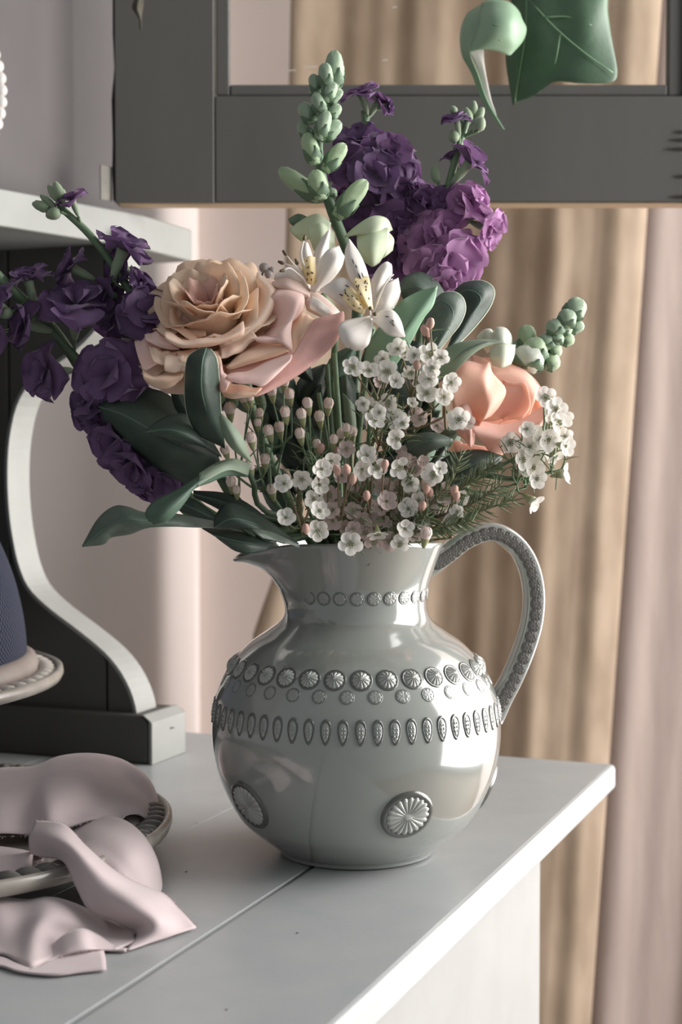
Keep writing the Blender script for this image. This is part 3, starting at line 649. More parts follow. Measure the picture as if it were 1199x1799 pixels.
o = obj('leaf', loft([[C(*p) for p in r] for r in [
    [(846, 8, 1.20), (822, 24, 1.205), (810, 55, 1.205), (812, 95, 1.20), (830, 130, 1.195), (850, 180, 1.19), (884, 227, 1.188)],
    [(850, 4, 1.19), (838, 30, 1.18), (828, 60, 1.178), (824, 90, 1.178), (838, 135, 1.182), (856, 185, 1.185), (886, 228, 1.187)],
    [(852, 2, 1.188), (845, 30, 1.172), (838, 58, 1.168), (826, 92, 1.170), (840, 130, 1.176), (858, 180, 1.182), (887, 228, 1.187)]]], 30, 10), M_leafL, iv, solid=.0008)
o = obj('leaf', loft([[C(*p) for p in r] for r in [
    [(848, 4, 1.186), (842, 30, 1.174), (836, 60, 1.168), (823, 92, 1.170)],
    [(868, 0, 1.178), (868, 30, 1.160), (864, 60, 1.158), (850, 86, 1.166)],
    [(895, 4, 1.178), (898, 35, 1.160), (893, 65, 1.160), (875, 90, 1.168)],
    [(912, 20, 1.185), (916, 45, 1.172), (910, 75, 1.170), (893, 97, 1.172)],
    [(917, 35, 1.190), (925, 50, 1.184), (919, 72, 1.182), (898, 96, 1.175)]]], 20, 18), mat('pale_ivy_leaf', (168, 196, 166), .45, (158, 188, 158), 30, 4, transl=.2), iv, solid=.0008)
vv = [tube([C(*p) for p in q], [.0007, .0004], seg=5) for q in ([(850, 6, 1.182), (843, 45, 1.170), (826, 90, 1.168)], [(844, 40, 1.170), (868, 44, 1.157), (888, 48, 1.158)], [(856, 42, 1.164), (850, 62, 1.164)], [(868, 44, 1.157), (880, 72, 1.160)])]
obj('veins', join(vv)[:2], M_ivyv, o)
obj('leaf_back', loft([[C(*p) for p in r] for r in [
    [(824, 92, 1.172), (832, 104, 1.175), (842, 130, 1.180), (856, 175, 1.184), (872, 203, 1.187)],
    [(836, 84, 1.172), (846, 108, 1.176), (852, 135, 1.18), (862, 175, 1.184), (873, 203, 1.187)],
    [(850, 84, 1.176), (851, 110, 1.178), (856, 140, 1.181), (864, 178, 1.185), (874, 204, 1.187)]]], 20, 8), mat('ivy_leaf_back', (206, 204, 196), .6, transl=.2), iv, solid=.0006)
dr = thing('dried_sprig', 'small dried dark leaf bud hanging in front of the cupboard door', 'dried plant', (C(243, 0, 1.30).x, 1.30, .8))
M_dry = mat('dried_leaf', (78, 72, 58), .7, (58, 54, 46), 120, 4)
obj('stalk', tube([C(246, 2, 1.30), C(248, -40, 1.305), Vector((C(246, 0, 1.3).x, DY-.006, dz1+.003)), Vector((C(246, 0, 1.3).x, DY+.02, dz1+.003))], .0009), M_dry, dr)
obj('leaf_bud', loft([[C(*p) for p in r] for r in [[(250, -20, 1.30), (236, 2, 1.30), (233, 14, 1.30), (240, 25, 1.30), (247, 37, 1.30)], [(250, -20, 1.29), (242, 4, 1.288), (240, 16, 1.29), (244, 26, 1.293), (247, 37, 1.298)], [(251, -20, 1.30), (252, 4, 1.30), (251, 16, 1.30), (249, 26, 1.30), (248, 38, 1.30)]]], 16, 8), M_dry, dr, solid=.001)
# ------------------------------------------------------------------ roses
def pm_(name, a, b, t=.3, tc=None, sc_=26): return mat(name, a, .6, b, sc_, 3, transl=t, tcol=tc, spec=.2, sheen=.15, bump=.22, bscale=110)
M_ra = pm_('apricot_petal', (252, 229, 204), (250, 219, 194))
M_rb = pm_('cream_petal', (252, 232, 214), (250, 222, 202))
M_rc = pm_('pink_petal', (248, 212, 198), (244, 202, 190))
M_rd = pm_('rosy_petal', (238, 190, 182), (242, 200, 190))
M_re = pm_('coral_petal', (252, 220, 202), (250, 210, 190), .4, (252, 206, 182))
M_rf = pm_('blush_petal', (252, 228, 220), (249, 218, 210))
def rose_core(parent, ctr, axis, size, n, mats, seed, roll=0, opened=1.0):
    rr = random.Random(seed); M = frame(ctr, axis, size, roll)
    for i in range(n):
        t = i/(n-1); th = i*2.39996+rr.uniform(-.3, .3)
        Rr = .05+.50*t**1.05*opened; H = .50+.14*math.sin(min(1, t*1.5)*pi)-.20*t**1.6+.04*math.sin(i*1.7); ha = 1.25-.35*t
        nu, nv = 13, 9; A = np.zeros((nv, nu, 3)); ph = rr.uniform(0, 6)
        for j in range(nv):
            u = j/(nv-1)
            for k in range(nu):
                s = 2*k/(nu-1)-1
                uu = u*(1-.10*s**4-.05*abs(s))
                r = Rr*(.12+.88*uu**.6)*(1+.10*s*s*(1-t*.3))
                z = H*uu**1.25-.10*t
                if u > .72: c = ((u-.72)/.28)**2; r += c*(.03+.09*t)*(1+.5*abs(s)); z -= c*(.05*t+.01)
                r += .016*u*math.sin(4*s+ph)*(.4+t); z += .025*u*u*math.sin(5*s+ph*2)+.012*u*u*math.sin(11*s+ph)
                a = th+s*ha*(1-.1*u)
                A[j, k] = M @ Vector((r*math.cos(a), r*math.sin(a), z))
        obj('petal', grid(A), mats[min(len(mats)-1, int(t*len(mats)))], parent, solid=.0006)
def petal(parent, rows, m, nu=20, nv=12, solid=.0006):
    v, f = loft(G(rows), nu, nv); A = np.array(v).reshape(nv, nu, 3); p1 = R.uniform(0, 6); p2 = R.uniform(.7, 1.3); q_ = 1.0 if parent.name == 'rose' else .2
    for j in range(nv):
        u = 1-j/(nv-1)                                     # 1 at the rim
        for i in range(nu):
            s = i/(nu-1); e = math.sin(pi*s)
            A[j, i, 1] += q_*.0022*max(0, (u-.72)/.28)**2*(.4+e) - q_*.0010*math.sin(9*p2*s+p1)*u*e
            A[j, i, 2] += q_*.0007*math.sin(13*p2*s+p1*2)*u*u*e-q_*.0008*max(0, (u-.85)/.15)*e
    return obj('petal', grid(A), m, parent, solid=solid)
ro = thing('rose', 'large open apricot rose with pink outer petals at the left front of the bouquet', 'rose', neck(8))
obj('stem', tube([neck(8), C(520, 900, .99), C(450, 740, .975), C(430, 650, .965)], [.003, .003, .0032]), M_stem, ro)
rose_core(ro, C(382, 612, .985), img(-.10, .70, .70), .096, 36, [M_rc, M_ra, M_ra, M_ra, M_ra, M_rb, M_rb], 4, .5, .86)
obj('hip', lathe([(.0005, -.012), (.006, -.008), (.009, 0), (.011, .006), (.006, .012), (.0005, .014)], 14, C(425, 655, .972)), M_stem, ro)
k_ = .00026
def RD(x, y, off=0): return (x, y, .945+(600-y)*k_+off)
def rp_(pts, off): return [RD(x, y, off if len(q) == 0 else off+q[0]) for x, y, *q in pts]
# back petals
petal(ro, [rp_([(296, 497), (318, 499), (340, 490)], .008), rp_([(278, 545), (300, 545), (335, 540)], .0), rp_([(276, 580), (305, 590), (345, 590)], .012)], M_rf)
petal(ro, [rp_([(303, 545, .01), (325, 500), (350, 478), (376, 472), (400, 480)], .004), rp_([(308, 560), (333, 525), (352, 505), (375, 500), (398, 510)], -.002), rp_([(320, 580), (345, 555), (360, 540), (375, 535), (395, 545)], .015)], M_rb)
petal(ro, [rp_([(372, 474), (400, 470), (432, 458), (448, 464), (456, 492), (455, 520)], .006), rp_([(382, 505), (402, 498), (425, 490), (436, 500), (440, 520), (440, 540)], .0), rp_([(388, 535), (405, 530), (418, 525), (425, 535), (425, 550), (424, 565)], .018)], M_ra)
# right sweeping petals
petal(ro, [rp_([(452, 478), (478, 498), (487, 508), (480, 540), (462, 568), (428, 596), (388, 612)], -.008), rp_([(448, 490), (464, 506), (468, 520), (462, 542), (444, 566), (416, 588), (384, 602)], -.008), rp_([(430, 510), (440, 525), (440, 538), (432, 555), (418, 570), (400, 582), (378, 592)], .012)], M_rb)
petal(ro, [rp_([(486, 506), (512, 500), (531, 515), (534, 530), (522, 556), (514, 563)], -.002), rp_([(480, 520), (500, 520), (514, 535), (512, 552), (500, 575), (490, 582)], -.010), rp_([(460, 545), (470, 555), (472, 570), (466, 585), (458, 594), (450, 600)], .008)], M_rf)
petal(ro, [rp_([(514, 560), (511, 585), (513, 612), (500, 604), (478, 602), (452, 600)], -.013), rp_([(500, 572), (490, 585), (488, 594), (476, 594), (462, 594), (446, 596)], -.014), rp_([(474, 578), (466, 584), (462, 588), (455, 590), (446, 592), (438, 594)], .006)], M_rf)
# apricot band under the fold
petal(ro, [rp_([(398, 644), (420, 622), (446, 604), (480, 602), (502, 605)], -.006), rp_([(398, 646), (428, 634), (460, 622), (485, 616), (505, 612)], -.010), rp_([(402, 650), (436, 640), (470, 630), (490, 624), (508, 616)], -.002)], M_ra)
petal(ro, [rp_([(398, 640), (430, 630), (470, 622), (510, 610)], .006), rp_([(400, 652), (432, 645), (470, 636), (512, 624)], .002), rp_([(402, 664), (436, 660), (472, 652), (514, 634)], .004)], M_rd)
# long right petal: apricot inside and folded pink outside
petal(ro, [rp_([(512, 566), (530, 546), (542, 552), (556, 562)], .004), rp_([(512, 590), (526, 580), (538, 578), (552, 570)], -.004), rp_([(512, 622), (520, 618), (526, 612), (536, 600)], .0)], M_ra)
petal(ro, [rp_([(553, 561), (578, 552), (601, 545), (605, 556), (602, 572)], -.004), rp_([(535, 588), (560, 578), (585, 572), (597, 578), (596, 592)], -.012), rp_([(518, 618), (545, 604), (568, 600), (580, 604), (584, 610)], -.014), rp_([(490, 655), (515, 645), (540, 638), (555, 632), (560, 632)], -.012), rp_([(440, 690), (450, 697), (480, 684), (510, 668), (530, 655)], -.004)], M_rd, 24, 24)
# front pale petal with turned edge
petal(ro, [rp_([(396, 660), (415, 652), (440, 648), (470, 634), (500, 622), (515, 621)], -.012), rp_([(398, 664), (416, 662), (442, 660), (472, 652), (498, 640), (512, 630)], -.020), rp_([(402, 668), (420, 674), (444, 675), (463, 678), (490, 655), (510, 634)], -.018)], M_rf)
petal(ro, [rp_([(388, 640), (393, 652), (400, 662), (404, 672)], -.02), rp_([(384, 650), (386, 662), (390, 674), (398, 684)], -.018), rp_([(376, 655), (378, 668), (382, 680), (392, 690)], -.01)], M_rf)
petal(ro, [rp_([(392, 662), (410, 672), (438, 678), (462, 680)], -.006), rp_([(388, 680), (408, 690), (430, 692), (455, 688)], -.010), rp_([(392, 696), (408, 700), (428, 698), (446, 696)], -.002)], M_ra)
# white rolled band in front of the heart
petal(ro, [rp_([(288, 582), (300, 583), (322, 594), (350, 594), (378, 590), (406, 578), (428, 564)], -.013), rp_([(290, 592), (304, 600), (324, 606), (350, 603), (378, 599), (406, 590), (430, 578)], -.020), rp_([(296, 600), (310, 608), (322, 611), (348, 610), (376, 607), (404, 598), (428, 588)], -.015)], M_rb)
petal(ro, [rp_([(300, 578), (318, 582), (340, 590), (362, 590)], -.004), rp_([(305, 560), (320, 570), (340, 578), (362, 582)], .002), rp_([(310, 545), (325, 555), (342, 562), (360, 566)], .012)], M_ra)
petal(ro, [rp_([(297, 545), (296, 562), (303, 578), (312, 582)], -.004), rp_([(304, 540), (306, 558), (312, 570), (322, 576)], -.006), rp_([(318, 535), (320, 550), (326, 560), (336, 566)], .008)], M_ra)
# left and lower left petals
petal(ro, [rp_([(276, 560), (274, 572), (280, 585), (300, 592)], .002), rp_([(286, 555), (288, 568), (296, 578), (312, 584)], -.002), rp_([(300, 550), (304, 560), (312, 568), (326, 572)], .012)], M_rb)
petal(ro, [rp_([(254, 588), (272, 580), (290, 588)], -.002), rp_([(258, 598), (278, 598), (300, 604)], -.010), rp_([(284, 611), (300, 614), (316, 614)], -.006)], M_rf)
petal(ro, [rp_([(236, 600), (246, 594), (260, 592), (275, 600)], .006), rp_([(242, 625), (252, 618), (266, 612), (282, 614)], -.002), rp_([(252, 652), (262, 648), (276, 640), (292, 632)], .004)], M_rf)
petal(ro, [rp_([(262, 606), (276, 610), (296, 616), (312, 618)], -.006), rp_([(264, 622), (278, 628), (294, 630), (308, 628)], -.010), rp_([(270, 636), (286, 641), (300, 638), (310, 632)], -.012)], M_rb)
petal(ro, [rp_([(290, 624), (305, 620), (322, 622), (330, 636)], -.012), rp_([(288, 640), (304, 638), (320, 638), (330, 648)], -.013), rp_([(290, 652), (306, 655), (320, 652), (330, 656)], -.010)], M_rb)
petal(ro, [rp_([(310, 618), (330, 612), (352, 614), (385, 618)], -.008), rp_([(316, 634), (335, 636), (360, 640), (390, 636)], -.014), rp_([(322, 650), (340, 658), (364, 660), (392, 652)], -.008)], M_ra)
petal(ro, [rp_([(250, 648), (270, 656), (295, 656), (322, 650)], -.004), rp_([(252, 662), (272, 668), (296, 668), (322, 660)], -.008), rp_([(258, 672), (278, 682), (300, 680), (318, 666)], .0)], M_ra)
petal(ro, [rp_([(388, 630), (410, 622), (436, 604), (452, 592)], -.012), rp_([(388, 618), (408, 610), (430, 596), (446, 584)], -.010), rp_([(384, 604), (402, 598), (422, 588), (440, 574)], .002)], M_rb)
for a in range(4):
    p = C(390+a*22, 694, .962); q = C(380+a*28, 720+(a % 2)*8, .958)
    obj('sepal', loft([[p+Vector((-.003, 0, 0)), (p+q)/2+Vector((-.003, 0, 0)), q], [p+Vector((0, -.002, 0)), (p+q)/2+Vector((0, -.002, 0)), q], [p+Vector((.003, 0, 0)), (p+q)/2+Vector((.003, 0, 0)), q]], 8, 5), M_stem, ro)
# --- second rose
rs = thing('rose', 'half open coral pink rose glowing in the window light on the right of the bouquet', 'rose', neck(11))
obj('stem', tube([neck(11), C(740, 920, 1.0), C(820, 850, .995), C(862, 800, .99)], [.003, .003, .0032]), M_stem, rs)
def r2(pts, off): return [(x, y, 1.0+(700-y)*.00012+off+(q[0] if q else 0)) for x, y, *q in pts]
petal(rs, [r2([(818, 640), (845, 628), (880, 632), (915, 645), (945, 672), (960, 705)], .012), r2([(815, 680), (845, 670), (880, 670), (915, 680), (940, 700), (950, 725)], .022), r2([(830, 760), (850, 770), (875, 775), (895, 770), (915, 760), (930, 750)], .018)], M_re, 26, 14)
petal(rs, [r2([(828, 622), (852, 630), (872, 640), (900, 640), (928, 655), (948, 680)], .006), r2([(830, 660), (860, 660), (885, 665), (905, 668), (925, 680), (940, 705)], -.002), r2([(850, 740), (870, 740), (885, 735), (900, 735), (915, 740), (925, 745)], .004)], M_re, 22, 12)
petal(rs, [r2([(884, 668), (905, 672), (922, 672), (930, 690), (932, 715), (918, 735)], -.004), r2([(880, 690), (895, 690), (905, 695), (908, 705), (905, 722), (895, 738)], .002), r2([(868, 730), (876, 730), (882, 735), (884, 740), (880, 745), (872, 748)], .004)], M_re, 20, 12)
petal(rs, [r2([(795, 652), (818, 634), (848, 640), (860, 637), (866, 655), (889, 683), (880, 710), (862, 732)], -.010), r2([(792, 680), (815, 662), (838, 664), (850, 670), (856, 688), (862, 705), (858, 722), (850, 738)], -.024), r2([(800, 720), (818, 715), (836, 715), (844, 722), (848, 730), (848, 738), (846, 744), (842, 748)], -.018), r2([(820, 750), (830, 752), (838, 753), (842, 754), (845, 755), (845, 756), (845, 757), (845, 758)], -.006)], M_re, 30, 18)
petal(rs, [r2([(790, 670), (798, 690), (796, 715), (805, 740)], .002), r2([(800, 670), (806, 695), (806, 720), (815, 742)], -.01), r2([(822, 690), (826, 705), (826, 725), (832, 745)], .0)], M_re)
petal(rs, [r2([(828, 734), (855, 742), (880, 746), (915, 738), (945, 720), (958, 712), (963, 720)], -.010), r2([(830, 755), (855, 762), (885, 768), (918, 762), (945, 745), (958, 730), (962, 735)], -.024), r2([(850, 780), (868, 785), (890, 785), (915, 778), (935, 765), (945, 755), (948, 752)], -.020), r2([(868, 805), (872, 805), (878, 802), (886, 796), (895, 790), (900, 785), (902, 782)], -.006)], M_rc, 26, 20)
petal(rs, [r2([(796, 735), (812, 712), (825, 712), (832, 735), (834, 770), (832, 782)], -.020), r2([(800, 750), (812, 742), (820, 745), (826, 760), (826, 776), (826, 784)], -.026), r2([(804, 765), (812, 768), (818, 774), (824, 782), (828, 785), (830, 786)], -.018)], M_rc)
petal(rs, [r2([(795, 780), (815, 780), (840, 782), (862, 790), (872, 808)], -.006), r2([(806, 796), (822, 796), (842, 797), (860, 802), (870, 808)], -.014), r2([(814, 806), (826, 808), (842, 810), (858, 810), (868, 809)], -.004)], M_re)
petal(rs, [r2([(789, 790), (796, 775), (810, 776), (818, 790)], -.004), r2([(792, 798), (800, 790), (810, 790), (818, 798)], -.010), r2([(800, 806), (806, 806), (812, 806), (818, 806)], -.002)], M_re)
for a, (x, y) in enumerate(((780, 790), (800, 815), (838, 825), (885, 812))):
    p = C(845, 800, .990); q = C(x, y, .975); m_ = (p+q)/2+Vector((0, -.004, -.004))
    obj('sepal', loft([[p+Vector((0, 0, .003)), m_+Vector((0, 0, .003)), q], [p, m_+Vector((0, -.003, 0)), q], [p-Vector((0, 0, .003)), m_-Vector((0, 0, .003)), q]], 8, 5), M_leafD, rs)
# ------------------------------------------------------------------ stocks
M_pd = mat('deep_purple_petal', (122, 94, 133), .6, (103, 78, 115), 90, 3, transl=.25, tcol=(110, 76, 124), spec=.3, sheen=.2)
M_pm = mat('purple_petal', (126, 90, 134), .6, (108, 75, 118), 90, 3, transl=.3, tcol=(138, 104, 144), spec=.3, sheen=.2)
M_pl = mat('magenta_petal', (190, 142, 186), .6, (172, 122, 170), 90, 3, transl=.35, tcol=(188, 146, 184), spec=.3, sheen=.2)
def stock_petal(seed):
    rr = random.Random(seed); nu, nv = 9, 9; A = np.zeros((nv, nu, 3)); p1, p2 = rr.uniform(0, 6), rr.uniform(0, 6); am = rr.uniform(.05, .10)
    for j in range(nv):
        u = j/(nv-1); wd = (.10+.56*min(1, u/.6)**.9)*(1 if u < .6 else math.sqrt(max(.01, 1-((u-.6)/.402)**2)))
        for k in range(nu):
            s = 2*k/(nu-1)-1
            x = u*(1-.05*s*s*u); y = wd*s
            z = .35*u-.55*u*u+.18*s*s*u+am*u*u*math.sin(5*s+p1)+.05*u*math.sin(6*u+p2)-.10*(u*u if abs(s) < .25 else 0)
            A[j, k] = (x, y, z)
    return grid(A)
def stock_meshes(m, tagc):
    return [mesh('petal', *stock_petal(s), m) for s in range(5)]
SP = {'d': stock_meshes(M_pd, 'd'), 'm': stock_meshes(M_pm, 'm'), 'l': stock_meshes(M_pl, 'l')}
cal = lathe([(.0005, -.95), (.06, -.93), (.12, -.75), (.17, -.45), (.17, -.2), (.20, 0), (.15, .05), (.0005, .02)], 9)
M_cal = mat('downy_calyx', (150, 164, 136), .65, (120, 140, 110), 300, 3, sheen=.3)
me_cal = mesh('floret', cal[0], cal[1], M_cal)
def floret(parent, px, py, d, size, ax, m, seed, full=1.0, to=None):
    """size: width in the photograph's pixels; ax: facing in image terms (right, up, towards the camera)"""
    rr = random.Random(seed); s = size*d/F*(.70 if px < 400 else .66); n = img(*ax); M = frame(C(px, py, d), n, s, rr.uniform(0, 6))
    fl = inst('floret', me_cal, parent, M)
    k = 0
    for ring, (cnt, tilt, sz) in enumerate(((4, .12, 1.0), (3, .60, .84), (2, 1.0, .6))):
        if full < .6 and ring == 0: continue
        for i in range(cnt):
            a = 2*pi*i/cnt+ring*.6+rr.uniform(-.3, .3)
            kid('petal', SP[m][rr.randrange(5)], fl, Matrix.Rotation(a, 4, 'Z') @ Matrix.Rotation(-(tilt+rr.uniform(-.2, .25)), 4, 'Y') @ Matrix.Rotation(rr.uniform(-.25, .25), 4, 'X') @ Matrix.Diagonal((sz*rr.uniform(.85, 1.1),)*3+(1,))); k += 1
    b = M @ Vector((0, 0, -.93))
    return b
budv = lathe([(.0005, -1), (.25, -.95), (.46, -.6), (.52, -.15), (.42, .4), (.22, .85), (.0005, 1)], 10)
me_bud = mesh('bud', budv[0], budv[1], M_cal)
def sbud(parent, a, b, d, w_, me=me_bud, name='bud', dd=0):
    p, q = C(a[0], a[1], d), C(b[0], b[1], d+dd); L_ = (q-p).length; ww = w_*d/F*(1.45 if me is me_bud else 1)
    M = frame((p+q)/2, q-p, 1) @ Matrix.Diagonal((ww, ww, L_/2, 1))
    return inst(name, me, parent, M)
def rim_path(k, path):
    q = [C(*p) for p in path]; h = Vector((q[0].x-JC.x, q[0].y-JC.y, 0)); h = h/max(h.length, .03)
    return [JC+h*.012+Z*.12, JC+h*.028+Z*.208]+q
def stock(label, k, path, florets, buds=(), pbuds=(), r=(.0034, .0032, .0022)):
    t = thing('purple_stock', label, 'flower', neck(k), 'purple stock stems in the bouquet')
    P = rim_path(k, path); obj('stem', tube(P, r, n=44, seg=9), M_stem, t)
    cv = cr(P, 200); ped = []
    for i, f in enumerate(florets):
        b = floret(t, *f[:6], seed=k*100+i, full=f[6] if len(f) > 6 else 1)
        d2 = np.linalg.norm(cv-np.array(b), axis=1); j = max(0, int(np.argmin(d2))-8); q = Vector(cv[j])
        ped.append(tube([b, (b+q)/2+Vector((0, 0, -.002)), q], [.0010, .0011, .0014], seg=6))
    for a, b, w_, d in buds:
        sbud(t, a, b, d, w_); p = C(a[0], a[1], d); d2 = np.linalg.norm(cv-np.array(p), axis=1); j = max(0, int(np.argmin(d2))-6)
        ped.append(tube([p, (p+Vector(cv[j]))/2, Vector(cv[j])], .0010, seg=6))
    for q in ped: obj('pedicel', q, M_stem, t)
    return t
stock('deep purple stock with green bud tip leaning up to the pale dresser shelf', 20,
      [(430, 900, .99), (330, 720, .995), (262, 570, .99), (215, 490, .985), (160, 415, .985), (104, 362, .985)],
      [(216, 440, .975, 84, (.35, .8, .2), 'd'), (128, 472, .98, 66, (-.8, .4, .3), 'd'), (190, 520, .985, 62, (-.5, -.1, .6), 'd', .5), (262, 552, .965, 92, (.3, .5, .8), 'd'), (245, 505, .985, 70, (.6, .6, .2), 'd'), (195, 545, .995, 80, (-.4, .2, .5), 'd'), (232, 600, .985, 85, (-.3, -.2, .8), 'd'), (215, 470, .99, 60, (-.6, .3, .5), 'd'), (127, 352, .980, 46, (-.3, .9, .3), 'm')],
      [((80, 372), (62, 352), 10, .985), ((98, 366), (70, 342), 10, .985), ((104, 355), (84, 324), 11, .982), ((108, 350), (96, 318), 13, .98), ((106, 372), (80, 380), 15, .98), ((85, 366), (56, 357), 13, .983), ((112, 345), (100, 330), 12, .99)])
stock('deep purple stock with a long dense spike running behind the broad dark leaves', 21,
      [(450, 935, .98), (350, 890, .985), (270, 790, .985), (195, 690, .985), (150, 645, .98), (108, 600, .98), (70, 545, .985), (58, 520, .985)],
      [(50, 494, .975, 68, (-.2, .95, .3), 'd'), (48, 570, .97, 74, (-.8, .2, .5), 'd'), (132, 540, .97, 96, (.1, .85, .5), 'd'), (84, 655, .975, 84, (-.6, -.1, .6), 'd'), (192, 660, .955, 104, (-.1, .1, 1), 'd'), (160, 700, .965, 80, (-.7, .2, .6), 'd'), (172, 735, .975, 78, (-.6, -.3, .6), 'd'), (205, 770, .965, 84, (-.4, -.4, .8), 'd'), (240, 815, .965, 88, (-.3, -.5, .7), 'd'), (285, 840, .97, 80, (.1, -.5, .8), 'd'), (225, 715, .985, 90, (.1, .2, .9), 'd'), (255, 850, .975, 60, (-.4, -.8, .4), 'd'), (215, 640, .985, 80, (.5, .5, .6), 'd'), (300, 800, .985, 80, (0, 0, 1), 'd')])
stock('deep purple stock cut by the left picture edge beside the dark dresser recess', 22,
      [(440, 945, .995), (330, 900, 1.0), (200, 740, 1.0), (110, 600, .992), (60, 545, .985), (10, 500, .975), (-30, 460, .97)],
      [(-8, 532, .965, 56, (-.5, .3, .8), 'd'), (-20, 590, .97, 64, (-.3, -.2, .9), 'd')], [((22, 548), (-2, 556), 12, .965), ((24, 552), (4, 540), 9, .97)], r=(.003, .0034, .0040))
stock('tall purple stock in front of the door rail behind the snapdragon spike', 23,
      [(640, 900, 1.05), (660, 700, 1.08), (690, 500, 1.09), (668, 380, 1.09), (645, 250, 1.085), (640, 195, 1.085)],
      [(636, 168, 1.08, 56, (-.3, .9, .3), 'm'), (664, 180, 1.085, 50, (.5, .8, .2), 'm'), (680, 188, 1.085, 40, (.9, .1, .2), 'd', .5), (632, 250, 1.08, 76, (-.2, .7, .6), 'd'), (682, 275, 1.07, 90, (.4, .5, .8), 'm'), (622, 300, 1.07, 90, (-.5, .3, .8), 'm'), (662, 310, 1.06, 92, (.1, .1, 1), 'd'), (705, 300, 1.075, 74, (.7, .2, .6), 'm'), (632, 365, 1.07, 86, (-.3, -.2, .9), 'm'), (690, 352, 1.065, 88, (.4, 0, .9), 'm'), (735, 345, 1.075, 66, (.6, .7, .4), 'm'), (700, 410, 1.06, 98, (.2, -.1, 1), 'm'), (665, 400, 1.07, 86, (-.2, -.2, .9), 'm'), (745, 372, 1.07, 86, (.4, .2, .8), 'm'), (715, 455, 1.06, 92, (0, -.3, 1), 'm'), (650, 440, 1.075, 80, (-.3, -.3, .9), 'd')])
stock('pinker purple stock with pale green buds right of the tall snapdragon, under the ivy leaf', 24,
      [(680, 900, 1.04), (720, 700, 1.06), (750, 520, 1.065), (768, 400, 1.06), (790, 320, 1.06), (812, 240, 1.065), (824, 205, 1.07)],
      [(803, 213, 1.058, 46, (-.2, .9, .3), 'd'), (824, 288, 1.055, 74, (.7, .8, .2), 'm'), (795, 280, 1.065, 44, (-.5, .8, .1), 'd', .5), (838, 372, 1.05, 82, (.7, .5, .4), 'l'), (858, 402, 1.045, 62, (.8, -.4, .5), 'l'), (790, 352, 1.055, 56, (-.1, .5, .8), 'm'), (782, 412, 1.045, 84, (.4, .2, .9), 'l'), (752, 428, 1.045, 90, (-.3, .1, 1), 'l'), (795, 468, 1.035, 98, (.3, -.1, 1), 'l'), (758, 478, 1.035, 78, (-.3, -.3, 1), 'l'), (740, 410, 1.055, 76, (-.3, .4, .8), 'm'), (812, 450, 1.045, 72, (.8, .2, .5), 'l'), (775, 500, 1.03, 64, (0, -.5, .9), 'l'), (818, 360, 1.05, 70, (-.2, .3, .8), 'l')],
      [((826, 215), (818, 188), 12, 1.068), ((832, 205), (833, 176), 11, 1.07), ((838, 212), (850, 188), 11, 1.07), ((830, 230), (846, 205), 12, 1.062), ((800, 200), (794, 186), 10, 1.065), ((842, 230), (848, 205), 13, 1.06), ((770, 322), (762, 288), 13, 1.058), ((800, 250), (795, 228), 14, 1.06)])
# ------------------------------------------------------------------ snapdragons
M_sb = mat('snapdragon_bud', (190, 208, 172), .55, (164, 190, 152), 60, 3, transl=.2, tcol=(190, 220, 150), sheen=.2)
M_sg = mat('snapdragon_sepal', (112, 136, 110), .6, (94, 118, 94), 60, 3, transl=.1)
M_sw = mat('snapdragon_cream', (222, 230, 206), .55, (204, 218, 188), 30, 3, transl=.3, tcol=(225, 235, 190))
M_sp = mat('snapdragon_pale', (238, 240, 228), .55, (226, 232, 212), 30, 3, transl=.3)
def bud_mesh(seed):
    prf = [(.0005, -1), (.28, -.95), (.44, -.6), (.50, -.2), (.48, .15), (.46, .45), (.36, .76), (.18, .95), (.0005, 1)]
    n = 14; A = []
    for r, z in prf: A.append([((r*(1+.10*math.cos(2*a+seed)+.06*math.cos(3*a)*(z > 0)))*math.cos(a), r*(1+.05*math.sin(3*a+seed))*math.sin(a), z) for a in [2*pi*i/n for i in range(n)]])
    # closed lips: a crease near the tip
    for row, (r, z) in zip(A, prf):
        if .3 < z < .99:
            for i in range(n):
                a = 2*pi*i/n; x, y, zz = row[i]; c = math.exp(-(math.sin(a)/.25)**2); row[i] = (x*(1-.22*c), y, zz-.10*c)
    v, f = grid(np.array(A), True); return v, f
BM = [mesh('bud', *bud_mesh(s), M_sb) for s in range(3)]; M_sgb = mat('green_bud', (166, 186, 158), .55, (140, 164, 136), 60, 3, transl=.1, sheen=.2)
BG = [mesh('bud', *bud_mesh(s), M_sgb) for s in range(3)]; BW = [mesh('bud', *bud_mesh(s), M_sp) for s in range(3)]
def sepal_mesh():
    A = np.zeros((6, 5, 3))
    for j in range(6):
        u = j/5; wd = .36*math.sin(pi*(.12+.88*u)**.8)*(1-.2*u)+.02
        for k in range(5):
            s = k/2-1; A[j, k] = (.12+.44*math.sin(min(1, u*1.5)*pi/2)+.03*u, wd*s, -1+1.05*u)
            A[j, k][0] -= .10*s*s
    return grid(A)
me_sep = mesh('sepal', *sepal_mesh(), M_sg)
def snap_bud(t, a, b, w_, d, green, seed, dd=0):
    o = sbud(t, a, b, d, w_, ({0: BM, 1: BG, 2: BW}[green])[seed % 3], 'bud', dd)
    for i in range(4): kid('sepal', me_sep, o, Matrix.Rotation(i*pi/2+.5, 4, 'Z'))
    return o
def snapdragon(label, k, path, buds, d, r, fat=1.0):
    t = thing('snapdragon', label, 'flower', neck(k), 'snapdragon stems in the bouquet')
    P = rim_path(k, path); obj('stem', tube(P, r, n=44, seg=9), M_sg, t)
    for i, (a, b, w_, g, o_) in enumerate(buds): snap_bud(t, a, b, w_*fat, d+o_, g, i)
    return t
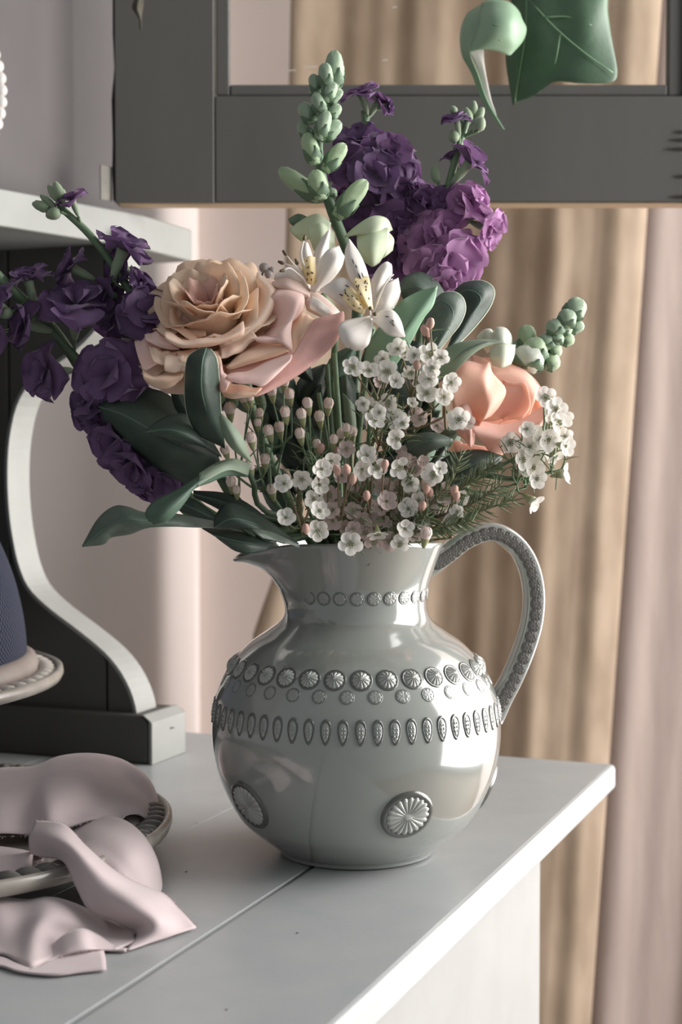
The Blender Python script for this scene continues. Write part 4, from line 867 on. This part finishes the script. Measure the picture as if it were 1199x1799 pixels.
sd = snapdragon('tall pale green snapdragon spike of closed buds standing before the cupboard door', 30,
    [(600, 900, 1.04), (620, 700, 1.06), (628, 500, 1.05), (607, 430, 1.035), (580, 360, 1.03), (562, 290, 1.03), (562, 220, 1.03), (574, 150, 1.03), (588, 100, 1.03)],
    [((566, 352), (490, 296), 33, 0, -.008), ((566, 352), (553, 298), 35, 0, -.02), ((590, 384), (645, 316), 34, 0, -.01), ((556, 290), (538, 233), 30, 0, -.015), ((570, 302), (607, 252), 29, 0, -.01),
     ((546, 246), (527, 213), 24, 1, 0), ((563, 246), (599, 213), 29, 1, -.008), ((560, 246), (576, 194), 27, 1, -.018), ((552, 216), (529, 181), 29, 1, -.01), ((575, 210), (598, 184), 22, 1, -.006), ((566, 204), (555, 162), 26, 1, -.016),
     ((572, 184), (602, 158), 20, 1, -.004), ((571, 178), (588, 144), 24, 1, -.015), ((560, 165), (549, 130), 22, 1, -.008), ((580, 160), (603, 134), 18, 1, -.006), ((575, 158), (571, 110), 27, 1, -.014), ((588, 160), (588, 88), 34, 1, -.006), ((555, 170), (546, 155), 14, 1, 0), ((590, 150), (601, 112), 18, 1, 0), ((582, 350), (586, 330), 18, 1, 0)], 1.03, [.004, .004, .0034, .0018])
def sn_petal(t, rows, m=M_sw):
    e = [sum(p[2] for p in rows[0])/len(rows[0]), sum(p[2] for p in rows[-1])/len(rows[-1])]; a_ = sum(e)/2
    rows = [rows[0]]+[[(p[0], p[1], a_+.6*(p[2]-a_)) for p in r] for r in rows[1:-1]]+[rows[-1]]
    return obj('petal', loft(G(rows), 16, 10), m, t, solid=.0006)
sn_petal(sd, [[(603, 418, 1.02), (625, 398, 1.01), (655, 380, 1.005), (680, 384, 1.01), (690, 404, 1.02)], [(615, 415, 1.005), (632, 408, .995), (655, 400, .99), (672, 400, .995), (680, 410, 1.01)], [(625, 412, 1.015), (640, 415, 1.005), (655, 418, 1.0), (668, 415, 1.005), (674, 416, 1.015)]])
sn_petal(sd, [[(628, 410, 1.01), (655, 404, 1.0), (684, 400, 1.005)], [(628, 432, .995), (654, 432, .985), (682, 428, .995)], [(636, 452, 1.0), (655, 462, .992), (672, 452, 1.002)], [(644, 462, 1.012), (655, 468, 1.008), (666, 462, 1.012)]])
sn_petal(sd, [[(680, 405, 1.015), (692, 420, 1.012), (690, 440, 1.014)], [(668, 412, 1.008), (678, 430, 1.0), (678, 450, 1.005)], [(660, 420, 1.012), (664, 440, 1.008), (664, 460, 1.01)]])
sn_petal(sd, [[(509, 402, 1.03), (535, 384, 1.02), (560, 376, 1.015), (582, 392, 1.015)], [(515, 412, 1.02), (538, 402, 1.01), (560, 398, 1.005), (580, 408, 1.01)], [(530, 424, 1.02), (546, 420, 1.012), (562, 418, 1.01), (578, 424, 1.015)]])
sn_petal(sd, [[(540, 402, 1.005), (565, 392, 1.0), (588, 410, 1.01)], [(545, 420, .998), (566, 415, .99), (588, 425, 1.0)], [(552, 440, 1.01), (570, 445, 1.0), (590, 445, 1.01)]])
sn_petal(sd, [[(507, 385, 1.035), (525, 376, 1.03), (545, 384, 1.03)], [(510, 392, 1.03), (528, 388, 1.022), (545, 392, 1.025)], [(520, 400, 1.033), (532, 400, 1.028), (545, 400, 1.03)]], M_sg)
s2_ = snapdragon('short snapdragon tip with white open flowers behind the coral rose', 31,
    [(690, 900, 1.03), (770, 780, 1.05), (870, 690, 1.05), (925, 640, 1.04), (965, 598, 1.04), (1000, 560, 1.04), (1018, 532, 1.04)],
    [((1000, 562), (1021, 524), 30, 1, -.004), ((992, 578), (1002, 543), 27, 1, -.010), ((998, 580), (1027, 570), 17, 1, -.004), ((984, 590), (1000, 566), 22, 1, -.008), ((980, 594), (972, 560), 25, 1, -.012), ((985, 600), (1010, 594), 18, 0, -.008), ((975, 606), (982, 584), 22, 1, -.012), ((960, 616), (962, 586), 26, 1, -.012), ((962, 618), (988, 612), 22, 0, -.010),
     ((930, 620), (925, 570), 27, 0, -.006), ((945, 640), (938, 592), 34, 0, -.016), ((955, 640), (984, 630), 26, 0, -.01), ((925, 655), (935, 606), 44, 2, -.018), ((900, 640), (912, 598), 26, 1, -.004)], 1.04, [.0035, .003, .0026, .0016], 1.3)
for rows in ([[(838, 592, 1.025), (850, 580, 1.02), (862, 578, 1.018), (868, 586, 1.02)], [(845, 606, 1.012), (856, 598, 1.006), (866, 596, 1.006), (872, 604, 1.01)], [(856, 620, 1.02), (866, 616, 1.014), (872, 614, 1.014), (878, 618, 1.02)]],
             [[(864, 590, 1.018), (872, 576, 1.014), (888, 576, 1.014), (898, 588, 1.018), (900, 604, 1.024)], [(868, 604, 1.006), (876, 596, 1.0), (886, 596, 1.0), (892, 602, 1.006), (894, 612, 1.014)], [(872, 622, 1.016), (878, 620, 1.01), (884, 620, 1.01), (888, 622, 1.012), (890, 626, 1.016)]],
             [[(862, 612, 1.008), (885, 604, 1.004), (906, 606, 1.012)], [(862, 628, 1.0), (884, 626, .994), (904, 624, 1.004)], [(866, 642, 1.006), (882, 646, 1.002), (898, 640, 1.008)]]):
    sn_petal(s2_, rows, M_sp)
# ------------------------------------------------------------------ alstroemeria
M_al = mat('white_lily_petal', (246, 242, 236), .5, (240, 234, 228), 40, 3, transl=.3, sheen=.1)
M_ap = mat('blush_lily_petal', (242, 224, 214), .5, (234, 210, 200), 40, 3, transl=.3)
M_ay = mat('yellow_lily_petal', (253, 242, 206), .5, (252, 232, 176), 60, 3, transl=.3)
M_sk = mat('dark_streak', (66, 40, 44), .6)
M_an = mat('anther', (108, 96, 70), .7, (80, 66, 52), 200)
def al_petal(t, rows, m, streaks=(), nu=16, nv=11, vein=False):
    n_ = len(rows[1]); q = []
    for i in range(n_):
        a_, b_ = rows[0][min(i, len(rows[0])-1)], rows[2][min(i, len(rows[2])-1)]; av_ = (a_[2]+b_[2])/2
        q.append((rows[1][i][0], rows[1][i][1], av_+.5*(rows[1][i][2]-av_)))
    vf = loft(G([rows[0], q, rows[2]]), nu, nv); o = obj('petal', vf, m, t, solid=.0004)
    if streaks:
        A = np.array(vf[0]).reshape(nv, nu, 3); ps = []
        for (u, vv_, l) in streaks:
            pts = []
            for q in np.linspace(-l/2, l/2, 4):
                uu = min(.999, max(0, u+q))*(nu-1); w2 = vv_*(nv-1); i, j = int(uu), int(w2); fu, fv = uu-i, w2-j
                i2, j2 = min(i+1, nu-1), min(j+1, nv-1)
                p = (A[j, i]*(1-fu)+A[j, i2]*fu)*(1-fv)+(A[j2, i]*(1-fu)+A[j2, i2]*fu)*fv
                pts.append(Vector(p)+(Vector((0, 0, CAMH))-Vector(p)).normalized()*.0006)
            ps.append(tube(pts, [.0001, .00034, .00032, .0001], n=6, seg=5))
        v, f, _ = join(ps); obj('streaks', (v, f), M_sk, o)
    return o
def stamen(t, pts, tip=True):
    P = [C(*p) for p in pts]; o = obj('stamen', tube(P, [.0006, .0005, .0004], seg=5), M_al, t)
    if tip:
        q = P[-1]; d_ = (P[-1]-P[-2]).normalized()
        obj('anther', tube([q-d_*.0014, q, q+d_*.0028], [.0006, .0013, .0007], seg=7), M_an, o)
RS = random.Random(3)
def stk(n, ul, uh, vl, vh): return [(RS.uniform(ul, uh), RS.uniform(vl, vh), RS.uniform(.05, .11)) for _ in range(n*2//3)]
# rows run across the petal (edge, middle, edge), each from base to tip
a1 = thing('alstroemeria', 'front white alstroemeria bloom with dark streaks on a yellow throat, facing out', 'lily', neck(40), 'white alstroemeria blooms')
obj('stem', tube([neck(40), C(625, 850, 1.0), C(640, 680, .995), C(652, 575, .965)], [.002, .002, .0022, .003]), M_stem, a1)
al_petal(a1, [[(642, 545, .948), (630, 515, .945), (611, 480, .95), (606, 445, .962), (614, 421, .972)], [(650, 543, .944), (640, 510, .935), (628, 475, .938), (618, 448, .952), (614, 420, .972)], [(656, 545, .948), (652, 510, .945), (645, 475, .95), (632, 445, .962), (615, 421, .972)]], M_al, stk(9, .35, .7, .25, .7))
al_petal(a1, [[(642, 535, .95), (628, 505, .945), (604, 488, .945), (584, 494, .945), (563, 508, .95)], [(642, 545, .942), (622, 525, .932), (600, 512, .932), (584, 508, .938), (563, 510, .95)], [(640, 552, .948), (615, 542, .943), (592, 530, .943), (578, 520, .945), (563, 512, .95)]], M_al, stk(6, .3, .65, .2, .8))
al_petal(a1, [[(644, 540, .940), (630, 512, .936), (622, 495, .938), (626, 482, .945)], [(650, 545, .934), (638, 522, .927), (632, 505, .929), (636, 485, .942)], [(656, 543, .940), (652, 520, .936), (651, 500, .938), (648, 485, .945)]], M_ay, stk(22, .12, .85, .12, .88))
al_petal(a1, [[(640, 552, .940), (622, 545, .936), (606, 530, .936), (597, 516, .942)], [(642, 545, .936), (626, 530, .928), (612, 516, .93), (602, 505, .942)], [(645, 538, .942), (632, 522, .936), (620, 508, .938), (608, 500, .945)]], M_ay, stk(16, .15, .85, .15, .85))
al_petal(a1, [[(655, 540, .955), (652, 500, .958), (662, 475, .96), (678, 460, .962), (688, 464, .97)], [(658, 542, .95), (662, 505, .947), (672, 482, .948), (684, 470, .955), (688, 466, .97)], [(660, 545, .955), (672, 518, .956), (682, 498, .958), (689, 482, .962), (689, 467, .97)]], M_al)
al_petal(a1, [[(658, 548, .952), (665, 520, .95), (682, 498, .955), (700, 488, .962)], [(660, 552, .947), (676, 532, .94), (690, 515, .945), (702, 500, .96)], [(662, 556, .952), (684, 546, .948), (698, 532, .952), (704, 512, .962)]], M_al)
al_petal(a1, [[(650, 555, .945), (620, 560, .935), (598, 568, .928), (596, 588, .925), (606, 608, .926), (626, 616, .928)], [(652, 558, .938), (632, 572, .925), (618, 585, .917), (615, 600, .917), (622, 610, .922), (632, 615, .928)], [(656, 560, .945), (655, 575, .935), (652, 592, .928), (648, 605, .925), (640, 612, .926), (634, 616, .928)]], M_al, nu=20)
al_petal(a1, [[(656, 556, .942), (672, 545, .937), (690, 545, .935), (704, 562, .935), (712, 590, .938)], [(656, 560, .938), (674, 560, .928), (690, 565, .925), (702, 578, .928), (712, 591, .938)], [(655, 563, .942), (668, 575, .935), (682, 588, .932), (698, 592, .934), (711, 592, .938)]], M_al, stk(10, .2, .8, .15, .85))
for p in ([(652, 556, .94), (651, 548, .925), (651, 542, .918)], [(655, 558, .94), (658, 556, .928), (659, 552, .922)], [(658, 545, .945), (678, 497, .935), (692, 482, .935)], [(656, 548, .945), (676, 500, .94), (690, 490, .94)]): stamen(a1, p, p[2][0] < 680)
a2 = thing('alstroemeria', 'rear white alstroemeria bloom turned left, tucked behind the apricot rose', 'lily', neck(41), 'white alstroemeria blooms')
obj('stem', tube([neck(41), C(600, 850, 1.02), (C(585, 680, 1.01)), C(590, 560, .995), C(565, 520, .985)], [.002, .002, .002, .0022, .003]), M_stem, a2)
al_petal(a2, [[(545, 500, .98), (532, 470, .975), (527, 445, .975), (534, 424, .98)], [(552, 492, .972), (543, 465, .966), (538, 445, .966), (538, 426, .975)], [(556, 485, .978), (552, 462, .974), (548, 445, .975), (541, 426, .98)]], M_al)
al_petal(a2, [[(540, 498, .972), (532, 475, .966), (532, 458, .967)], [(548, 500, .967), (544, 475, .960), (543, 450, .963)], [(556, 496, .970), (555, 475, .966), (554, 452, .968)]], M_ay, stk(18, .15, .9, .12, .88))
al_petal(a2, [[(555, 492, .985), (550, 455, .985), (562, 425, .988), (580, 400, .995)], [(560, 490, .98), (562, 450, .975), (572, 425, .98), (580, 402, .995)], [(568, 488, .985), (576, 455, .985), (578, 430, .988), (581, 402, .995)]], M_al)
al_petal(a2, [[(545, 512, .975), (556, 470, .972), (575, 440, .972), (596, 432, .978)], [(552, 514, .968), (572, 480, .960), (590, 455, .962), (602, 445, .975)], [(560, 512, .975), (585, 490, .972), (600, 470, .972), (606, 450, .978)]], M_al, nu=20)
al_petal(a2, [[(545, 500, .98), (525, 470, .978), (505, 468, .975), (484, 482, .97)], [(545, 506, .975), (525, 482, .97), (505, 480, .966), (482, 487, .968)], [(545, 512, .98), (528, 496, .976), (506, 492, .97), (482, 492, .97)]], M_al)
al_petal(a2, [[(545, 508, .975), (520, 492, .968), (500, 488, .965), (478, 496, .966)], [(545, 518, .968), (522, 508, .958), (502, 502, .956), (480, 502, .962)], [(545, 525, .975), (528, 520, .968), (508, 514, .963), (486, 508, .965)]], M_ap)
# flared tube under the bloom
al_petal(a2, [[(536, 512, .98), (560, 515, .978), (590, 540, .975), (604, 556, .98)], [(536, 530, .965), (556, 535, .962), (578, 548, .962), (598, 560, .972)], [(540, 545, .972), (552, 552, .970), (572, 560, .970), (590, 566, .976)]], M_ap)
al_petal(a2, [[(548, 520, .962), (565, 530, .958), (582, 545, .958)], [(545, 532, .955), (560, 540, .952), (576, 552, .955)], [(545, 542, .960), (556, 548, .957), (570, 558, .96)]], M_al)
for p in ([(540, 495, .97), (512, 472, .955), (498, 475, .95)], [(542, 492, .97), (515, 462, .96), (502, 446, .958)], [(542, 492, .97), (518, 470, .962), (496, 462, .96)], [(545, 490, .97), (530, 450, .96), (535, 420, .965)], [(545, 490, .97), (525, 470, .965), (522, 462, .965)]): stamen(a2, p)
# ------------------------------------------------------------------ waxflowers
M_ndl = mat('needle_leaf', (118, 132, 98), .55, (96, 110, 80), 80, 3)
M_wp = mat('wax_petal', (252, 250, 244), .5, (248, 244, 237), 200, 2, transl=.35, sheen=.1)
M_wk = mat('wax_petal_pinkish', (222, 206, 200), .5, (214, 194, 190), 200, 2, transl=.25)
M_wc = mat('wax_cup', (202, 200, 176), .5, (170, 172, 138), 150, 2)
M_wg = mat('wax_calyx', (140, 160, 118), .5, (160, 148, 104), 150, 2)
M_wd = mat('wax_stamen', (150, 156, 110), .6, (96, 92, 66), 900, 2)
M_wb = mat('rosy_bud', (204, 166, 152), .5, (194, 154, 140), 100, 2)
M_wbud = mat('cream_bud', (232, 216, 204), .5, (222, 200, 190), 120, 2)
def wax_petal():
    n = 12; A = []
    for j, r in enumerate((0, .5, .85, 1.0)):
        A.append([(.62+.42*r*math.cos(2*pi*i/n), .48*r*math.sin(2*pi*i/n), .14+.20*r*r+.12*(math.cos(2*pi*i/n))*r) for i in range(n)])
    v, f = grid(np.array(A), True); return v, f
me_wp = mesh('petal', *wax_petal(), M_wp); me_wk = mesh('petal', *wax_petal(), M_wk)
cup = lathe([(.0005, -.95), (.10, -.93), (.22, -.55), (.36, -.1), (.42, .12), (.38, .14), (.25, .02), (.0005, -.02)], 14)
def cup_mi(f): return [0 if i < 14*3 else 1 for i in range(len(f))]
me_cup = mesh('blossom', cup[0], cup[1], [M_wg, M_wc], True, cup_mi(cup[1]))
st = []
for i in range(10):
    a = 2*pi*i/10; st.append(lathe([(.0005, .0), (.045, .03), (.05, .09), (.0005, .13)], 5, (.31*math.cos(a), .31*math.sin(a), .12)))
st.append(lathe([(.03, -.02), (.03, .2), (.05, .24), (.0005, .27)], 5))
_s = join(st); me_st = mesh('stamens', _s[0], _s[1], M_wd)
wb = lathe([(.0005, -1.0), (.14, -.95), (.30, -.5), (.42, -.02), (.48, .2), (.50, .42), (.42, .72), (.22, .88), (.0005, .92)], 12)
me_wbud = mesh('bud', wb[0], wb[1], [M_wg, M_wbud], True, [0 if i < 12*3 else 1 for i in range(len(wb[1]))])
wpl = []
for i in range(5):
    a = 2*pi*i/5; A = [[Vector(((.10+.44*math.sin(pi*min(1, .25+.62*u)))*math.cos(a+s*.62*(1-.5*u*u)), (.10+.44*math.sin(pi*min(1, .25+.62*u)))*math.sin(a+s*.62*(1-.5*u*u)), .12+.82*u)) for s in (-1, 0, 1)] for u in (0, .35, .7, 1)]
    wpl.append(grid(np.array([[list(p) for p in r] for r in A])))
_s = join(wpl); me_wbp = mesh('bud_petals', _s[0], _s[1], M_wbud)
pb = lathe([(.0005, -1.0), (.2, -.8), (.45, -.4), (.55, .1), (.42, .6), (.0005, .85)], 10); me_pb = mesh('bud', pb[0], pb[1], M_wb)
def ax_(rr, sx, sy, sz, sp): return (sx+rr.uniform(-sp, sp), sy+rr.uniform(-sp, sp), sz)
def waxflower(label, k, path, blossoms, buds=(), pinks=(), d0=.95, seed=1, sub=6, needles=60, nd=1.0, group='white waxflower sprigs', spread=(0, .25)):
    rr = random.Random(seed); t = thing('waxflower', label, 'flower', neck(k), group)
    P = [neck(k), NECK+Vector((math.cos(k*2.4)*.018, math.sin(k*2.4)*.018, .055))]+[C(*p) for p in path]; parts = [tube(P, [.0018, .0016, .0012, .0008], n=30, seg=6)]
    cv = cr(P, 120); heads = []
    def place(px, py, size, kind, ax, dd=0):
        d = d0+dd; s = size*(.56 if kind in 'ok' else .66)*d/F
        M = frame(C(px, py, d), img(*ax), s, rr.uniform(0, 6))
        if kind == 'o' or kind == 'k':
            o = inst('blossom', me_cup, t, M)
            tl = rr.uniform(-.10, .22)
            for i in range(5):
                if rr.random() < .03: continue
                kid('petal', me_wp if kind == 'o' else me_wk, o, Matrix.Rotation(2*pi*i/5+rr.uniform(-.06, .06), 4, 'Z') @ Matrix.Rotation(-(tl+rr.uniform(-.1, .12)), 4, 'Y'))
            kid('stamens', me_st, o, Matrix.Identity(4))
        elif kind == 'b':
            o = inst('bud', me_wbud, t, M); kid('bud_petals', me_wbp, o, Matrix.Identity(4))
        else: o = inst('bud', me_pb, t, M)
        heads.append(M @ Vector((0, 0, -.93)))
    for b in blossoms:
        px, py = b[:2]; size = b[2] if len(b) > 2 and b[2] else 33; kd = b[3] if len(b) > 3 else 'o'; a = b[4] if len(b) > 4 else ax_(rr, spread[0], spread[1], 1, .45)
        place(px, py, size, kd, a, rr.uniform(-.012, .012)+(b[5] if len(b) > 5 else (.012 if kd == 'k' else 0)))
    for b in buds:
        a = b[3] if len(b) > 3 else (b[0]/1000-.62+rr.uniform(-.15, .15), 1, .35)
        place(b[0], b[1], b[2] if len(b) > 2 else 27, 'b', a, rr.uniform(-.012, .015))
    for b in pinks: place(b[0], b[1], 20, 'p', ax_(rr, 0, .8, .6, .3), rr.uniform(-.012, 0))
    # pedicels gather in small bunches on the branch
    fin = Vector(P[-1])
    hs = sorted(heads, key=lambda h: h.x); grp = [hs[i:i+sub] for i in range(0, len(hs), sub)]
    for g_ in grp:
        c = sum(g_, Vector())/len(g_); low = c+Vector((0, .008, -.018))
        d2 = np.linalg.norm(cv-np.array(low), axis=1)+np.maximum(0, cv[:, 2]-low.z)*2; j = int(np.argmin(d2)); q = Vector(cv[max(0, j-4)])
        parts.append(tube([q, (q+low)/2+Vector((0, .003, -.004)), low], [.0011, .0009, .0008], seg=5))
        for h in g_: parts.append(tube([low, (low+h)/2+Vector((rr.uniform(-.002, .002), 0, -.002)), h], [.0007, .0006, .0006], n=6, seg=5))
    v, f, _ = join(parts); obj('stems', (v, f), M_twig if seed % 2 else M_stem, t)
    nl = []
    seg = [c for c in cv if c[2] > .20]+[np.array(h) for h in heads for _ in range(1)]
    for _ in range(needles):
        c = Vector(seg[rr.randrange(len(seg))])+Vector((rr.gauss(0, .003), rr.gauss(0, .003), rr.gauss(-.006, .006)))
        d_ = Vector((rr.gauss(0, .6), rr.gauss(-.2, .5), rr.uniform(-.1, 1))).normalized()*rr.uniform(.006, .013)*nd
        nl.append(tube([c, c+d_*.5+Vector((0, 0, .0006)), c+d_], [.00042, .0004, .0001], n=4, seg=4, cap=False))
    if nl:
        v, f, _ = join(nl); o = obj('needles', (v, f), M_ndl, t); o['kind'] = 'stuff'
    return t
def z4(l): return [(380+q[0]/2.664, 580+q[1]/2.664)+tuple(q[2:]) for q in l]
def z5(l): return [(680+q[0]/3.33, 480+q[1]/3.33)+tuple(q[2:]) for q in l]
waxflower('waxflower sprig of closed cream buds in a cluster below the apricot rose', 50, [(500, 900, .975), (470, 800, .962), (455, 750, .955)], [],
    z4([(65, 385, 30), (135, 330, 30), (160, 325, 24), (262, 300), (345, 315), (320, 255), (325, 400), (250, 485), (298, 470), (165, 520), (160, 650), (230, 620), (70, 725), (95, 760, 22), (262, 760), (45, 575, 24), (205, 400, 22), (195, 445, 20), (310, 230, 26)]), d0=.945, seed=2, needles=50)
waxflower('waxflower sprig of pale buds above the first open blossoms, behind the jug rim', 51, [(545, 900, .985), (545, 800, .965), (540, 760, .96)], [],
    z4([(430, 358), (402, 408), (525, 360), (485, 420), (395, 500), (585, 500, 26), (620, 480, 24), (640, 490, 24), (550, 525, 24), (470, 545, 22), (610, 470, 22)]), z4([(490, 555), (565, 570)]), d0=.952, seed=4, needles=60)
waxflower('waxflower sprig with flat white blossoms just over the left of the jug mouth', 52, [(540, 920, .965), (525, 860, .945), (530, 830, .94)],
    z4([(320, 720), (400, 695), (480, 725), (455, 790, 33), (480, 850, 33), (325, 880), (475, 940, 36), (535, 610, 33), (490, 650, 33), (550, 790, 34, 'k'), (545, 890, 34, 'k'), (545, 850, 30, 'k'), (530, 770, 28, 'k')]), (), z4([(565, 655), (613, 650), (640, 700), (420, 930)]), d0=.925, seed=3, needles=50, spread=(0, .1))
waxflower('waxflower sprig in the middle with white green-centred blossoms and pinkish ones on the jug rim', 53, [(600, 930, .965), (630, 870, .945), (645, 830, .94)],
    z4([(705, 590, 34), (680, 650, 36), (750, 645, 32), (855, 640, 36), (630, 1000, 38, 'o', (0, .1, 1)), (690, 890, 32, 'k'), (700, 955, 30, 'k'), (790, 745, 34, 'k'), (795, 805, 36, 'k'), (740, 690, 26, 'k'), (755, 950, 32, 'o', (.1, -.9, .35)), (610, 555, 28, 'k'), (640, 720, 28, 'k'), (590, 680, 30, 'k'), (765, 885, 30, 'k'), (640, 930, 26, 'k')]), (), z4([(790, 630), (705, 775)]), d0=.928, seed=5, needles=60, spread=(0, .15))
waxflower('waxflower sprig of crowded cup shaped blossoms by the handle side of the jug mouth', 54, [(660, 930, .965), (700, 870, .945), (725, 820, .94)],
    z4([(910, 720, 30), (855, 740, 32, 'k', (0, .1, 1)), (900, 840, 36), (990, 865, 34, 'k'), (1020, 680, 38), (1060, 765, 36, 'k'), (1140, 790, 30), (1050, 880, 32, 'k'), (1110, 890, 34), (820, 940, 32, 'k'), (810, 990, 34, 'k'), (880, 590, 30, 'k'), (900, 620, 28, 'k'), (930, 640, 28, 'k'), (885, 610, 28, 'k'), (960, 620, 26, 'k'), (930, 670, 28, 'k'), (980, 660, 26, 'k'), (1045, 650, 26), (1130, 850, 24), (945, 800, 28), (700, 820, 30, 'k'), (640, 850, 28, 'k'), (590, 830, 28, 'k'), (740, 990, 30, 'k'), (880, 930, 32), (930, 950, 28, 'k'), (860, 1000, 30), (905, 780, 28, 'k'), (600, 930, 26, 'k'), (840, 870, 28, 'k'), (770, 830, 28, 'k'), (960, 900, 28), (1000, 810, 26, 'k'), (870, 570, 24, 'k')]), z4([(980, 970, 32), (980, 740, 30)]), z4([(965, 825), (1115, 750), (1125, 775), (985, 740), (1000, 760)]), d0=.938, seed=7, needles=90, spread=(.1, .35))
waxflower('upper waxflower sprig of small white blossoms under the lily and the broad leaves', 55, [(640, 900, .975), (680, 780, .955), (700, 690, .945)],
    z4([(640, 175, 32), (715, 195, 32), (785, 140, 28), (800, 195, 36), (840, 240, 27), (855, 95, 36), (915, 205, 29), (885, 110, 28), (930, 120, 28), (1000, 120, 38), (1050, 130, 28), (1000, 230, 36), (1095, 245, 34), (985, 300, 36), (1065, 315, 32), (1010, 180, 28), (960, 250, 26), (770, 250, 24, 'k')]), (), z4([(940, 165), (1060, 262)]), d0=.935, seed=9, needles=90, spread=(0, .4))
waxflower('waxflower sprig of white blossoms with green hearts beside the coral rose', 56, [(620, 920, .97), (650, 800, .95), (670, 730, .94)],
    z4([(720, 365, 32), (690, 345, 24), (765, 385, 26), (810, 345, 32), (740, 425, 34), (850, 425, 36), (875, 440, 28), (845, 505, 34), (960, 420, 30, 'k'), (1030, 450, 28, 'k'), (935, 390, 24, 'k'), (915, 345, 20)]), (), z4([(975, 0), (990, 10)]), d0=.935, seed=11, needles=80, spread=(0, .25))
waxflower('single pinkish waxflower sprig hanging over the left side of the coral rose', 57, [(690, 900, .975), (760, 780, .955), (790, 755, .945)],
    [(808, 738, 40, 'o', (-.3, .2, 1)), (818, 742, 30, 'k', (.2, .1, 1))], [], [(752, 576), (757, 568)], d0=.935, seed=13, needles=30)
waxflower('waxflower spray of bright white blossoms reaching out right under the coral rose', 58, [(720, 925, .98), (790, 870, .965), (860, 830, .955), (930, 790, .95), (975, 760, .945)],
    z5([(930, 730, 34), (985, 800, 38), (1000, 870, 40), (960, 830, 34), (1030, 850, 32), (720, 990, 34), (850, 960, 40), (940, 970, 40), (1035, 1010, 36, 'o', (.6, -.2, .7)), (830, 1020, 36), (880, 1060, 36), (790, 1090, 36), (850, 1140, 38), (870, 1200, 34), (1025, 1175, 38, 'o', (1, .2, .2)), (850, 1330, 38, 'o', (.8, -.6, .3)), (985, 1065, 30, 'o', (.5, -.7, .5)), (810, 1130, 34), (900, 980, 34), (815, 910, 28), (1040, 960, 28)]), (), (), d0=.945, seed=14, needles=140, nd=1.1, spread=(.4, .1), sub=5)
# needle leaved twigs between the waxflowers and the handle
t = thing('waxflower_foliage', 'needle leaved green twigs arching over the jug handle', 'foliage', neck(59))
RN = random.Random(5)
for path in ([(700, 925, .955), (770, 880, .945), (830, 845, .94), (868, 815, .94)], [(715, 935, .955), (780, 905, .945), (830, 885, .94), (880, 855, .94)], [(720, 945, .95), (790, 925, .94), (840, 900, .935), (900, 880, .935)], [(700, 950, .95), (740, 930, .94), (780, 925, .935), (830, 915, .932)], [(690, 930, .95), (740, 900, .94), (790, 850, .935), (810, 800, .935)], [(690, 940, .945), (720, 920, .938), (750, 905, .932)]):
    P = [NECK+Vector((.01, -.01, .05))]+[C(*p) for p in path]; parts = [tube(P, [.0012, .0010, .0006], seg=5)]
    cv = cr(P, 60); tw = np.gradient(cv, axis=0)
    nl = []
    for i in range(14, 60):
        for _ in range(2):
            T_ = Vector(tw[i]).normalized(); s = Vector((RN.gauss(0, 1), RN.gauss(0, .7), RN.gauss(0, 1))); s = (s-T_*s.dot(T_)).normalized()
            c = Vector(cv[i]); d_ = (T_*.9+s).normalized()*RN.uniform(.007, .012)
            nl.append(tube([c, c+d_*.5+s*.0005, c+d_], [.0005, .00048, .0001], n=4, seg=4, cap=False))
    v, f, _ = join(parts); st_ = obj('twig', (v, f), M_twig, t)
    v, f, _ = join(nl); o = obj('needles', (v, f), M_ndl, st_); o['kind'] = 'stuff'
# small grey berries behind the apricot rose
t = thing('berry_sprig', 'thin sprig of grey berry buds peeping over the apricot rose', 'berries', neck(60))
parts = []
M_bry = mat('grey_berry', (184, 176, 172), .5, (150, 140, 138), 200, 2)
bb = lathe([(.0005, -1), (.6, -.8), (1, -.1), (.85, .5), (.4, .85), (.15, .8), (.0005, .7)], 12); me_by = mesh('berry', bb[0], bb[1], M_bry)
hub = C(440, 560, 1.02)
parts.append(tube([neck(60), C(540, 850, 1.02), C(480, 680, 1.03), hub], .0012, seg=5))
for (x, y, s) in ((350, 470, 11), (343, 474, 7), (356, 466, 7), (330, 488, 7), (322, 494, 6), (464, 470, 9), (472, 480, 8), (334, 492, 6), (478, 474, 6)):
    p = C(x, y, 1.02); inst('berry', me_by, t, frame(p, img((x-420)/100, 1, .6), s*1.02/F)); parts.append(tube([hub, (hub+p)/2+Vector((0, .004, 0)), p], .0006, seg=4))
v, f, _ = join(parts); obj('stalks', (v, f), M_stemd, t)
